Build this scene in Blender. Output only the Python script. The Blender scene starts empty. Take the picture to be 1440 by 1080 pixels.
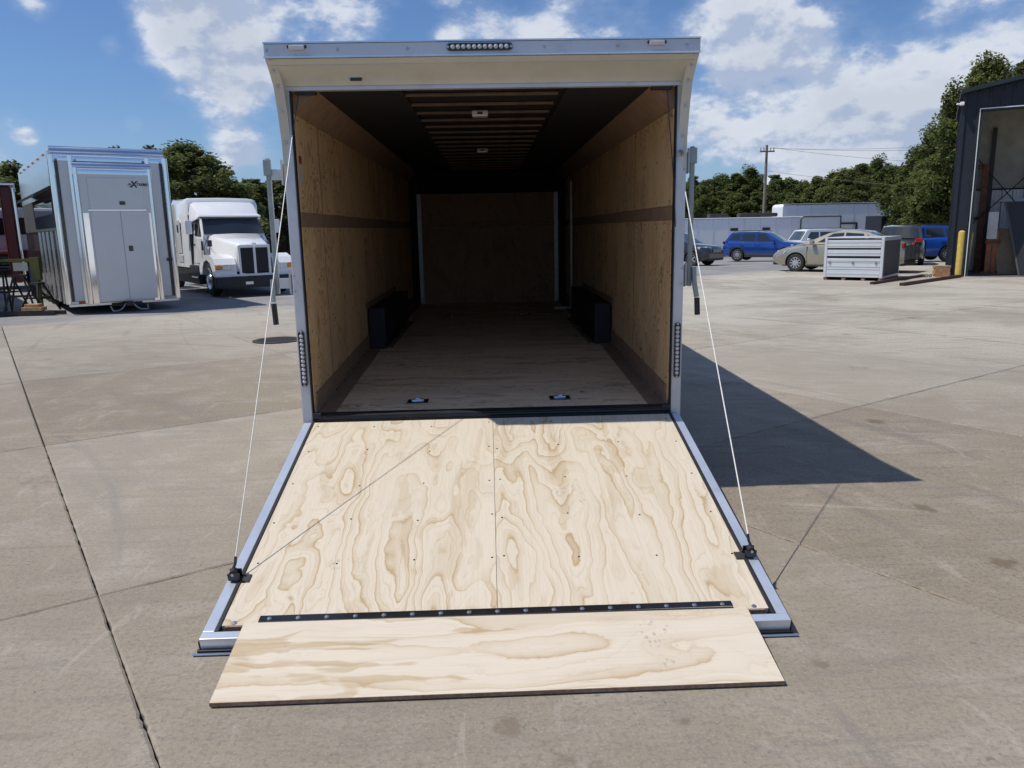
import bpy, bmesh, math, random
import numpy as np
from mathutils import Vector, Matrix, noise as mnoise

random.seed(11)
S = bpy.context.scene
C = bpy.data.collections.new('yard'); S.collection.children.link(C)

# ------------------------------------------------------------------ camera
F, PITCH, YAW, ROLL, CH = 1085.2, .1982, .0265, -.0194, 1.7572
cy, sy, cp, sp, cr, sr = math.cos(YAW), math.sin(YAW), math.cos(PITCH), math.sin(PITCH), math.cos(ROLL), math.sin(ROLL)
_f = Vector((sy*cp, cy*cp, -sp)); _r0 = Vector((cy, -sy, 0)); _u0 = _r0.cross(_f)
_r = cr*_r0 + sr*_u0; _u = -sr*_r0 + cr*_u0
cam_d = bpy.data.cameras.new('camera'); cam = bpy.data.objects.new('camera', cam_d); C.objects.link(cam)
cam.matrix_world = Matrix(((_r.x, _u.x, -_f.x, 0), (_r.y, _u.y, -_f.y, 0), (_r.z, _u.z, -_f.z, CH), (0, 0, 0, 1)))
cam_d.sensor_width = 36; cam_d.lens = F/1440*36; cam_d.clip_end = 3000; cam_d.clip_start = .05
S.camera = cam

def ray(px, py):
    return _r*((px-720)/F) + _u*((540-py)/F) + _f
def gp(px, py, z=0.):
    d = ray(px, py); t = (z-CH)/d.z; return Vector((d.x*t, d.y*t, z))
def at(px, py, Y):
    d = ray(px, py); t = Y/d.y; return Vector((d.x*t, Y, CH+d.z*t))

# ------------------------------------------------------------------ sun, sky, exposure
SUNV = Vector((1.666, .11, -2.88)).normalized()
sd = bpy.data.lights.new('sun', 'SUN'); sd.energy = 4.1; sd.angle = math.radians(.53); sd.color = (1, .95, .87)
sun = bpy.data.objects.new('sun', sd); C.objects.link(sun); sun.location = (-20, -2, 40)
sun.rotation_euler = (-SUNV).to_track_quat('Z', 'Y').to_euler()
S.view_settings.view_transform = 'Standard'; S.view_settings.look = 'None'
S.view_settings.exposure = 0.; S.view_settings.gamma = 1; S.view_settings.use_curve_mapping = False
S.render.engine = 'CYCLES'
S.cycles.max_bounces = 8; S.cycles.diffuse_bounces = 4

class NT:
    """tiny node helper"""
    def __init__(s, tree): s.t = tree; s.n = tree.nodes; s.l = tree.links
    def add(s, typ, **kw):
        n = s.n.new(typ)
        for k, v in kw.items(): setattr(n, k, v)
        return n
    def put(s, sock, v):
        if isinstance(v, bpy.types.NodeSocket): s.l.new(v, sock)
        elif v is not None: sock.default_value = v
    def math(s, op, a, b=None, c=None, clamp=False):
        n = s.add('ShaderNodeMath', operation=op, use_clamp=clamp)
        s.put(n.inputs[0], a)
        if b is not None: s.put(n.inputs[1], b)
        if c is not None: s.put(n.inputs[2], c)
        return n.outputs[0]
    def vmath(s, op, a, b=None, scale=None):
        n = s.add('ShaderNodeVectorMath', operation=op); s.put(n.inputs[0], a)
        if b is not None: s.put(n.inputs[1], b)
        if scale is not None: s.put(n.inputs['Scale'], scale)
        return n.outputs['Value' if op in ('DOT_PRODUCT', 'LENGTH', 'DISTANCE') else 'Vector']
    def noise(s, vec, scale, detail=4, rough=.5, dist=0., w=None, col=False):
        n = s.add('ShaderNodeTexNoise'); n.noise_dimensions = '4D' if w is not None else '3D'
        s.put(n.inputs['Vector'], vec); n.inputs['Scale'].default_value = scale; n.inputs['Detail'].default_value = detail
        n.inputs['Roughness'].default_value = rough; n.inputs['Distortion'].default_value = dist
        if w is not None: s.put(n.inputs['W'], w)
        return n.outputs[1 if col else 0]
    def ramp(s, fac, stops, interp='LINEAR'):
        n = s.add('ShaderNodeValToRGB'); cr_ = n.color_ramp; cr_.interpolation = interp
        while len(cr_.elements) < len(stops): cr_.elements.new(.5)
        for e, (p, c) in zip(cr_.elements, stops):
            e.position = p
            if not hasattr(c, '__len__'): c = (c, c, c)
            e.color = (*c[:3], 1)
        s.put(n.inputs[0], fac); return n.outputs[0]
    def mix(s, fac, a, b, blend='MIX'):
        n = s.add('ShaderNodeMix', data_type='RGBA', blend_type=blend)
        s.put(n.inputs[0], fac)
        for i, v in ((6, a), (7, b)):
            if isinstance(v, (tuple, list)) and len(v) == 3: v = (*v, 1)
            s.put(n.inputs[i], v)
        return n.outputs[2]
    def smooth(s, v, lo, hi):
        n = s.add('ShaderNodeMapRange', interpolation_type='SMOOTHSTEP'); s.put(n.inputs[0], v)
        n.inputs[1].default_value = lo; n.inputs[2].default_value = hi; return n.outputs[0]

W = bpy.data.worlds.new('World'); S.world = W; W.use_nodes = True
w = NT(W.node_tree); w.n.clear()
sky = w.add('ShaderNodeTexSky', sky_type='NISHITA'); sky.sun_disc = False
sky.sun_elevation = math.radians(60); sky.sun_rotation = math.radians(265); sky.air_density = 1.0; sky.dust_density = .55; sky.ozone_density = 2.2
SKYK = .1
tc = w.add('ShaderNodeTexCoord').outputs['Generated']
sep = w.add('ShaderNodeSeparateXYZ'); w.put(sep.inputs[0], tc)
def cloud_field(vec):
    v = w.vmath('MULTIPLY', vec, (1, 1, 1.75))
    a = w.noise(v, 5.6, 10, .58, .1)
    b = w.noise(w.vmath('ADD', v, (3.1, 1.2, 5.2)), 15, 6, .58)
    return w.math('ADD', w.math('MULTIPLY', a, .76), w.math('MULTIPLY', b, .24))
f0 = cloud_field(tc)
f1 = cloud_field(w.vmath('ADD', tc, (-.012, 0, .017)))
# where the real clouds stand: (pixel direction, angular radius, weight)
bias = None
BLOBS = [((262, 45), .10, .10), ((300, 75), .075, .09), ((55, 8), .036, .2), ((350, 92), .05, .13), ((350, 212), .028, .13), ((210, 10), .05, .08), ((622, 52), .024, .17), ((650, 10), .04, .1), ((335, 5), .09, .07),
         ((820, 20), .12, .11), ((1010, 60), .11, .07), ((1130, 130), .15, .09), ((1040, 215), .13, .08), ((1330, 60), .13, .09),
         ((1250, 170), .13, .09), ((990, 170), .07, .06), ((148, 62), .020, .15), ((42, 190), .012, .09), ((185, 173), .016, .10),
         ((690, 160), .06, .04), ((140, 140), .11, -.10), ((255, 160), .05, -.08), ((560, 60), .06, -.09), ((80, 90), .09, -.10), ((450, 250), .05, -.07), ((1240, 20), .05, -.07), ((940, 0), .03, -.05), ((1190, 200), .03, -.03)]
for (p, rad, wt) in BLOBS:
    d = ray(*p).normalized()
    dist = w.vmath('DISTANCE', tc, tuple(d))
    g = w.math('MULTIPLY', w.math('SUBTRACT', 1., w.smooth(dist, rad*.15, rad*1.25)), wt)
    bias = g if bias is None else w.math('ADD', bias, g)
f0b = w.math('ADD', f0, bias); f1b = w.math('ADD', f1, bias)
cover = w.smooth(f0b, .54, .635)
shade = w.math('SUBTRACT', f0b, f1b)            # lit side of a puff faces the sun
lit = w.smooth(shade, -.045, .04)
thick = w.smooth(f0b, .6, .78)
ccol = w.mix(lit, (.42, .50, .67), (.73, .77, .845))
ccol = w.mix(w.math('MULTIPLY', thick, .35), ccol, (.40, .45, .55))
hz = w.smooth(sep.outputs[2], .0, .16)
skyc = w.vmath('MULTIPLY', sky.outputs[0], (SKYK*.62, SKYK*.79, SKYK*1.05))
skyc = w.mix(w.math('MULTIPLY', w.math('SUBTRACT', 1., hz), .35), skyc, (.30, .46, .72))
wisp = w.math('MULTIPLY', w.smooth(f0b, .46, .60), .30)
skyc = w.mix(wisp, skyc, (.42, .53, .72))
fin = w.mix(w.math('MULTIPLY', cover, .90), skyc, ccol)
fin = w.vmath('MULTIPLY', fin, (1/SKYK,)*3)
bg = w.add('ShaderNodeBackground'); w.put(bg.inputs[0], fin); bg.inputs[1].default_value = SKYK
wo = w.add('ShaderNodeOutputWorld'); w.l.new(bg.outputs[0], wo.inputs[0])

# ------------------------------------------------------------------ materials
def newmat(name):
    m = bpy.data.materials.new(name); m.use_nodes = True; t = NT(m.node_tree)
    b = t.n['Principled BSDF']; return m, t, b
def setb(b, t, **k):
    for a, v in k.items():
        s_ = b.inputs[a.replace('_', ' ')]
        if isinstance(v, (tuple, list)) and len(v) == 3 and s_.type == 'RGBA': v = (*v, 1)
        t.put(s_, v)
def bump(t, b, h, strength=.3, dist=.01):
    n = t.add('ShaderNodeBump'); n.inputs['Strength'].default_value = strength; n.inputs['Distance'].default_value = dist
    t.put(n.inputs['Height'], h); t.l.new(n.outputs[0], b.inputs['Normal'])
def plain(name, col, rough=.5, metal=0., var=.12, scale=6., dirt=None, coat=0., spec=None, bumpk=0.):
    m, t, b = newmat(name); o = t.add('ShaderNodeTexCoord').outputs['Object']
    n = t.noise(o, scale, 5, .6)
    lo = tuple(c*(1-var) for c in col); hi = tuple(min(1, c*(1+var)) for c in col)
    c = t.mix(t.smooth(n, .3, .7), lo, hi)
    if dirt:
        n2 = t.noise(o, scale*2.7, 6, .65)
        c = t.mix(t.math('MULTIPLY', t.smooth(n2, .5, .75), dirt[1]), c, dirt[0])
    setb(b, t, Base_Color=c, Roughness=t.math('ADD', t.math('MULTIPLY', n, .2), rough-.1), Metallic=metal, Coat_Weight=coat)
    if spec is not None: b.inputs['Specular IOR Level'].default_value = spec
    if bumpk: bump(t, b, n, bumpk)
    return m
def glassy(name, col=(.02, .025, .03), rough=.06):
    m, t, b = newmat(name); setb(b, t, Base_Color=col, Roughness=rough); b.inputs['Specular IOR Level'].default_value = .7; b.inputs['Coat Weight'].default_value = .5
    return m

def wood(name, light, tan, grain='Y', scale=1.0, bands=7., strength=1., rough=.62, lines=.25, patches=.4, el=.34, fibre=.22, scuffs=()):
    """rotary cut plywood face: contour bands of the growth rings with one hard, one soft edge"""
    m, t, b = newmat(name); o = t.add('ShaderNodeTexCoord').outputs['Object']
    rnd = t.math('MULTIPLY', t.add('ShaderNodeObjectInfo').outputs['Random'], 37.)
    st = {'X': (el, 2.0, 2.0), 'Y': (2.0, el, 2.0), 'Z': (2.0, 2.0, el)}[grain]
    st = tuple(a*scale for a in st)
    v = t.vmath('MULTIPLY', o, st)
    wob = t.noise(o, 2.1*scale, 3, .5, 0, rnd, col=True)
    v = t.vmath('ADD', v, t.vmath('SCALE', t.vmath('SUBTRACT', wob, (.5, .5, .5)), scale=.34))
    n = t.noise(v, 1.15, 2.2, .42, .25, rnd)
    fine = t.noise(t.vmath('MULTIPLY', o, (9*scale, 9*scale, 9*scale)), 4, 4, .6, 0, rnd)
    x = t.math('ADD', t.math('MULTIPLY', n, bands*2.2), t.math('MULTIPLY', fine, .16))
    fr = t.math('FRACT', x)
    saw = t.ramp(fr, [(0, 1.), (.05, .75), (.14, .42), (.45, .06), (.9, 0.), (.97, .3), (1., 1.)])
    area = t.noise(t.vmath('MULTIPLY', o, tuple(a*.8 for a in st)), 1.7, 3, .5, 0, t.math('ADD', rnd, 5.))
    amt = t.math('MULTIPLY', saw, t.math('ADD', t.math('MULTIPLY', t.smooth(area, .38, .62), .85), .2))
    fr2 = t.math('FRACT', t.math('MULTIPLY', x, 3.))
    thin = t.math('MULTIPLY', t.ramp(fr2, [(0, 1.), (.12, .2), (.5, 0.), (.93, 0.), (1., 1.)]), lines)
    patch = t.math('MULTIPLY', t.smooth(t.noise(v, 2.1, 3, .55, .5, t.math('ADD', rnd, 11.)), .565, .60), patches)
    k = t.math('MULTIPLY', t.math('ADD', t.math('ADD', amt, t.math('MULTIPLY', thin, t.smooth(area, .3, .7))), patch), strength, clamp=True)
    c = t.mix(k, light, tan)
    fib = t.noise(t.vmath('MULTIPLY', o, {'X': (3, 160, 160), 'Y': (160, 3, 160), 'Z': (160, 160, 3)}[grain]), 1., 3, .6)
    c = t.mix(t.math('MULTIPLY', t.smooth(fib, .45, .8), fibre), c, tuple(a*.72 for a in tan))
    blotch = t.noise(o, 2.2, 4, .55, 0, t.math('ADD', rnd, 3.))
    c = t.mix(t.math('MULTIPLY', t.smooth(blotch, .5, .75), .22), c, tuple(a*.85 for a in light))
    for (sx_, sy_, sr_) in scuffs:      # grey tread prints left by boots
        ds = t.vmath('DISTANCE', o, (sx_, sy_, 0)); vr = t.add('ShaderNodeTexVoronoi'); vr.inputs['Scale'].default_value = 46; t.put(vr.inputs['Vector'], t.vmath('MULTIPLY', o, (1, .7, 1)))
        mk = t.math('MULTIPLY', t.math('SUBTRACT', 1., t.smooth(ds, sr_*.6, sr_)), t.math('SUBTRACT', 1., t.smooth(vr.outputs['Distance'], .28, .42)))
        c = t.mix(t.math('MULTIPLY', t.math('MULTIPLY', mk, t.smooth(t.noise(o, 9, 3, .6), .38, .6)), .5), c, (.30, .27, .23))
    dust = t.noise(o, 1.3, 6, .62, 0, t.math('ADD', rnd, 8.))
    c = t.mix(t.math('MULTIPLY', t.smooth(dust, .52, .72), .16), c, (.34, .30, .24))
    setb(b, t, Base_Color=c, Roughness=rough); b.inputs['Specular IOR Level'].default_value = .25
    bump(t, b, t.math('ADD', fib, t.math('MULTIPLY', k, .6)), .12, .002)
    return m

M = {}
M['alu'] = plain('mill_aluminium', (.66, .69, .73), .28, .95, .06, 3., ((.35, .36, .37), .35))
M['cratealu'] = plain('sheet_silver', (.74, .76, .78), .34, .45, .03, 1., ((.5, .5, .52), .15))
M['alu_ramp'] = plain('ramp_frame_aluminium', (.66, .71, .78), .3, .55, .05, 3., ((.4, .42, .45), .3))
M['alu_face'] = plain('satin_aluminium', (.62, .63, .66), .42, .45, .06, 2., ((.33, .33, .33), .3))
M['alu_bright'] = plain('bright_aluminium', (.75, .77, .80), .22, .95, .05, 4.)
M['galv'] = plain('galvanised_steel', (.33, .36, .35), .4, .7, .12, 14., ((.3, .32, .3), .4))
M['chrome'] = plain('polished_steel', (.8, .82, .85), .07, 1., .03, 2.)
M['header'] = plain('cream_header', (.60, .57, .49), .5, 0., .05, 3., ((.42, .38, .29), .25))
M['black'] = plain('black_rubber', (.018, .018, .02), .55, 0., .2, 12.)
M['blackgloss'] = plain('black_gloss', (.012, .012, .014), .25, 0., .1, 6., coat=.4)
M['liner'] = plain('black_liner', (.012, .012, .012), .8, 0., .2, 3.)
M['boxblack'] = plain('wheel_box_black', (.010, .011, .016), .6, 0., .2, 5.)
M['white'] = plain('white_skin', (.74, .75, .76), .35, 0., .03, 1.5, ((.5, .48, .45), .15), coat=.3)
M['ply'] = wood('ramp_plywood', (.64, .565, .45), (.44, .315, .175), 'Y', 1.3, 7.5, .85, lines=.6, patches=.30, scuffs=((.42, -1.05, .13), (-.75, -1.62, .08)))
M['plyflap'] = wood('flap_plywood', (.65, .575, .465), (.46, .34, .20), 'X', 1.2, 4.5, 1., lines=.35, patches=.6, scuffs=((.66, -.17, .10), (.69, -.30, .10), (-.9, -.2, .05)))
M['plyedge'] = plain('plywood_edge', (.26, .17, .12), .8, 0., .3, 40.)
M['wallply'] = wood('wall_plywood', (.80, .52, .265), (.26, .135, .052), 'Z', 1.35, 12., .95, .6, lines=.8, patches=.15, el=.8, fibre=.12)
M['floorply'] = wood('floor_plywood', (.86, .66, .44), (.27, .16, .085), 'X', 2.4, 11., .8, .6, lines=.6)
M['backply_shaded'] = wood('shaded_back_plywood', (.40, .24, .13), (.2, .1, .05), 'Z', 1.35, 10., .8, .6, el=.8)  # darker copy of the wall plywood, the dimness at the back put into colour
M['strip'] = plain('brown_board_strip', (.30, .185, .115), .7, 0., .15, 10.)
M['bow'] = plain('roof_bow_wood', (.16, .095, .06), .6, 0., .2, 8.)
M['led'] = plain('led_lens', (.55, .55, .58), .15, 0., .05, 20., coat=.6)
M['lens'] = plain('clear_lens', (.66, .58, .56), .2, 0., .05, 20., coat=.6)
M['screw'] = plain('zinc_screw', (.5, .5, .5), .3, .9, .05, 20.)
M['screwdark'] = plain('dark_screw', (.03, .03, .04), .4, .6, .1, 20.)
M['rope'] = plain('white_cable', (.78, .77, .72), .5, 0., .1, 60.)
M['wiredark'] = plain('dark_cable', (.06, .06, .06), .5, .3, .1, 60.)
M['sticker'] = plain('sticker_white', (.55, .5, .42), .5)
M['red'] = plain('red_print', (.35, .03, .02), .5)
M['tyre'] = plain('tyre_rubber', (.017, .017, .018), .75, 0., .2, 18., ((.06, .055, .05), .3))
M['rim'] = plain('alloy_rim', (.62, .63, .65), .25, .8, .05, 8.)
M['glass'] = glassy('dark_glass'); M['glasslite'] = glassy('tinted_glass', (.05, .065, .07), .05)
M['darktrim'] = plain('dark_plastic', (.03, .03, .032), .6, 0., .15, 9.)
M['head'] = plain('headlamp_lens', (.62, .65, .68), .1, .3, .1, 14., coat=1.)
M['amber'] = plain('amber_lens', (.75, .27, .02), .2, 0., .05, 14., coat=.8)
M['redlens'] = plain('red_lens', (.35, .01, .01), .2, 0., .05, 14., coat=.8)
M['blue'] = plain('blue_paint', (.008, .055, .27), .25, .3, .04, 2., coat=1.)
M['blue2'] = plain('bright_blue_paint', (.008, .08, .42), .25, .3, .04, 2., coat=1.)
M['char'] = plain('charcoal_paint', (.03, .032, .037), .25, .4, .05, 2., coat=1.)
M['beige'] = plain('beige_paint', (.36, .33, .26), .28, .5, .04, 2., coat=1.)
M['truckwhite'] = plain('truck_white', (.80, .81, .82), .25, 0., .02, 1.5, coat=.8)
M['trailergrey'] = plain('trailer_door_grey', (.60, .62, .64), .4, .25, .03, 1.5)
M['polish'] = plain('polished_corner', (.86, .87, .88), .09, 1., .03, 1.2)
M['shed'] = plain('shed_cladding', (.016, .021, .031), .55, 0., .15, 1.5, ((.05, .055, .06), .2), spec=.35)
M['shedroof'] = plain('shed_roof_trim', (.02, .03, .035), .45, 0., .1, 2., spec=.35)
M['corr'] = plain('liner_corrugated', (.52, .52, .50), .5, .3, .15, 2., ((.18, .12, .08), .35))
M['insul'] = plain('insulation_dark', (.30, .29, .25), .8, 0., .2, 1.5)
M['rust'] = plain('rusty_steel', (.17, .065, .035), .7, .2, .3, 7.)
M['orange'] = plain('orange_steel', (.33, .10, .03), .6, .1, .3, 7.)
M['board'] = plain('brown_board', (.22, .17, .10), .8, 0., .15, 4.)
M['yellow'] = plain('yellow_paint', (.62, .45, .09), .55, 0., .12, 8., ((.3, .2, .07), .35))
M['timber'] = plain('timber_block', (.42, .24, .12), .8, 0., .25, 9.)
M['darkbeam'] = plain('dark_red_steel', (.055, .016, .015), .55, .2, .3, 8.)
M['bark'] = plain('bark', (.09, .07, .05), .9, 0., .3, 8.)
M['pole'] = plain('weathered_pole', (.20, .17, .14), .9, 0., .25, 5.)
M['trailfar'] = plain('far_trailer_white', (.80, .82, .86), .4, 0., .03, .6, ((.42, .43, .45), .2))
M['trailblack'] = plain('far_trailer_black', (.018, .019, .026), .4)
M['olive'] = plain('olive_paint', (.14, .14, .03), .6)
M['redtruck'] = plain('red_panel', (.12, .018, .015), .4)
M['rustdark'] = plain('dark_steel_stand', (.045, .035, .03), .7, .2, .3, 9.)
M['endgrey'] = plain('matt_grey_and_end_shade', (.075, .078, .082), .7, 0., .08, 2.)
M['iron'] = plain('cast_iron', (.05, .045, .042), .7, .3, .3, 20.)
M['bluecloth'] = plain('blue_tarp', (.10, .20, .38), .5)

OILS = [(*gp(x_, y_)[:2], r_) for x_, y_, r_ in ((716, 1020, .075), (962, 1015, .04), (1412, 792, .11), (1232, 593, .12), (1190, 470, .1), (905, 905, .05), (1300, 715, .1), (1155, 935, .05))]
def ground_mat():
    m, t, b = newmat('concrete'); g = t.add('ShaderNodeNewGeometry').outputs['Position']
    s_ = t.add('ShaderNodeSeparateXYZ'); t.put(s_.inputs[0], g)
    rnd = t.add('ShaderNodeObjectInfo').outputs['Random']
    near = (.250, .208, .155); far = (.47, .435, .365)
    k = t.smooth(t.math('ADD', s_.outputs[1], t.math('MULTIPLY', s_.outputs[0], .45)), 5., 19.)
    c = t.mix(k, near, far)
    big = t.noise(g, .33, 5, .6, .4)
    c = t.mix(t.math('MULTIPLY', t.smooth(big, .42, .62), .5), c, tuple(a*.74 for a in near))
    mid = t.noise(g, 2.1, 6, .66)
    c = t.mix(t.math('MULTIPLY', t.smooth(mid, .45, .72), .4), c, (.40, .365, .31))
    # scuffed arcs left by turning tyres
    def arcs(cx_, cy_, sc, thr, amt, col, cc):
        d = t.vmath('DISTANCE', t.vmath('MULTIPLY', g, (1, 1, 0)), (cx_, cy_, 0))
        u = t.math('MULTIPLY', d, sc)
        ang = t.noise(g, .22, 3, .5)
        cmb = t.add('ShaderNodeCombineXYZ'); t.put(cmb.inputs[0], u); t.put(cmb.inputs[1], t.math('MULTIPLY', ang, 2.))
        n = t.noise(cmb.outputs[0], 1., 5, .62)
        brk = t.smooth(t.noise(g, .5, 4, .6), .44, .6)
        return t.mix(t.math('MULTIPLY', t.math('MULTIPLY', t.smooth(n, thr, thr+.14), brk), amt), cc, col)
    c = arcs(-10., 1., 4.2, .52, .75, (.17, .15, .13), c)
    c = arcs(22., 26., 3.6, .53, .7, (.20, .175, .15), c)
    c = arcs(2., 34., 5., .54, .65, (.21, .185, .16), c)
    c = arcs(-2., -12., 6., .57, .45, (.48, .44, .38), c)
    # brushed streaks
    st = t.noise(t.vmath('MULTIPLY', g, (1.2, 12., 1.)), 1., 6, .66, .5)
    c = t.mix(t.math('MULTIPLY', t.smooth(st, .50, .68), .55), c, (.17, .15, .125))
    # pocks, chips and spots
    fine = t.noise(g, 42, 5, .75)
    c = t.mix(t.math('MULTIPLY', t.smooth(fine, .48, .62), .5), c, (.12, .10, .082))
    grit = t.noise(g, 17, 6, .8)
    c = t.mix(t.math('MULTIPLY', t.smooth(grit, .52, .66), .42), c, (.15, .128, .105))
    c = t.mix(t.math('MULTIPLY', t.smooth(t.noise(g, 80, 3, .65), .54, .66), .28), c, (.46, .42, .36))
    vor = t.add('ShaderNodeTexVoronoi'); vor.inputs['Scale'].default_value = 9; t.put(vor.inputs['Vector'], t.vmath('ADD', g, t.vmath('SCALE', t.noise(g, 14, 2, .5, col=True), scale=.16)))
    sel = t.math('GREATER_THAN', t.noise(g, 3.3, 2, .5), .55)
    pit = t.math('MULTIPLY', t.math('SUBTRACT', 1., t.smooth(vor.outputs['Distance'], .05, .12)), sel)
    c = t.mix(t.math('MULTIPLY', pit, .75), c, (.11, .095, .08))
    vo2 = t.add('ShaderNodeTexVoronoi'); vo2.inputs['Scale'].default_value = .95; t.put(vo2.inputs['Vector'], t.vmath('ADD', g, t.vmath('SCALE', t.noise(g, 6, 4, .7, col=True), scale=.35)))
    oil = t.math('MULTIPLY', t.math('SUBTRACT', 1., t.smooth(vo2.outputs['Distance'], .06, .17)), t.smooth(t.noise(g, 9, 4, .7), .4, .6))
    c = t.mix(t.math('MULTIPLY', oil, .55), c, (.10, .07, .045))
    lt = t.noise(t.vmath('MULTIPLY', g, (5., 1.3, 1.)), 1., 6, .7, 1.2)
    c = t.mix(t.math('MULTIPLY', t.smooth(lt, .60, .68), .16), c, (.56, .52, .46))
    for (ox, oy, orad) in OILS:
        wv = t.vmath('ADD', g, t.vmath('SCALE', t.vmath('SUBTRACT', t.noise(g, 11, 5, .7, col=True), (.5, .5, .5)), scale=orad*2.6))
        dd = t.vmath('DISTANCE', t.vmath('MULTIPLY', wv, (1, 1, 0)), (ox, oy, 0))
        c = t.mix(t.math('MULTIPLY', t.math('SUBTRACT', 1., t.smooth(dd, orad*.35, orad*.9)), .62), c, (.115, .08, .05))
    # the odd whitened slab
    c = t.mix(t.math('MULTIPLY', t.math('SUBTRACT', rnd, .4), .45), c, (.50, .47, .41))
    setb(b, t, Base_Color=c, Roughness=.85); b.inputs['Specular IOR Level'].default_value = .3
    bump(t, b, t.math('ADD', t.math('MULTIPLY', fine, .6), t.math('SUBTRACT', mid, pit)), .35, .006)
    return m
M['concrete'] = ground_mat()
def asphalt_mat(name, col):
    m, t, b = newmat(name); g = t.add('ShaderNodeNewGeometry').outputs['Position']
    c = t.mix(t.smooth(t.noise(g, .5, 5, .6), .35, .7), tuple(a*.8 for a in col), tuple(a*1.2 for a in col))
    c = t.mix(t.math('MULTIPLY', t.smooth(t.noise(g, 30, 4, .7), .5, .7), .4), c, tuple(a*.5 for a in col))
    setb(b, t, Base_Color=c, Roughness=.9); return m
M['asphalt'] = asphalt_mat('asphalt', (.25, .245, .24)); M['dirt'] = asphalt_mat('joint_dirt', (.10, .088, .075)); M['grass'] = asphalt_mat('grass', (.06, .09, .03))
def leaf_mat(name, col):
    m, t, b = newmat(name); g = t.add('ShaderNodeNewGeometry')
    n = t.noise(g.outputs['Position'], .45, 4, .6); n2 = t.noise(g.outputs['Position'], 2.6, 3, .6)
    c = t.mix(t.smooth(n, .35, .65), tuple(a*.62 for a in col), tuple(a*1.25 for a in col))
    c = t.mix(t.math('MULTIPLY', t.smooth(n2, .45, .7), .6), c, (col[0]*1.9, col[1]*1.5, col[2]*.9))
    setb(b, t, Base_Color=c, Roughness=.6); b.inputs['Specular IOR Level'].default_value = .25
    tr = t.add('ShaderNodeBsdfTranslucent'); t.put(tr.inputs[0], c)
    mx = t.add('ShaderNodeMixShader'); mx.inputs[0].default_value = .45
    t.l.new(b.outputs[0], mx.inputs[1]); t.l.new(tr.outputs[0], mx.inputs[2]); t.l.new(mx.outputs[0], t.n['Material Output'].inputs[0])
    return m
M['leafA'] = leaf_mat('leaf_dark', (.09, .120, .036)); M['leafB'] = leaf_mat('leaf_mid', (.115, .145, .045)); M['leafC'] = leaf_mat('leaf_light', (.13, .16, .055))

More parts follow.
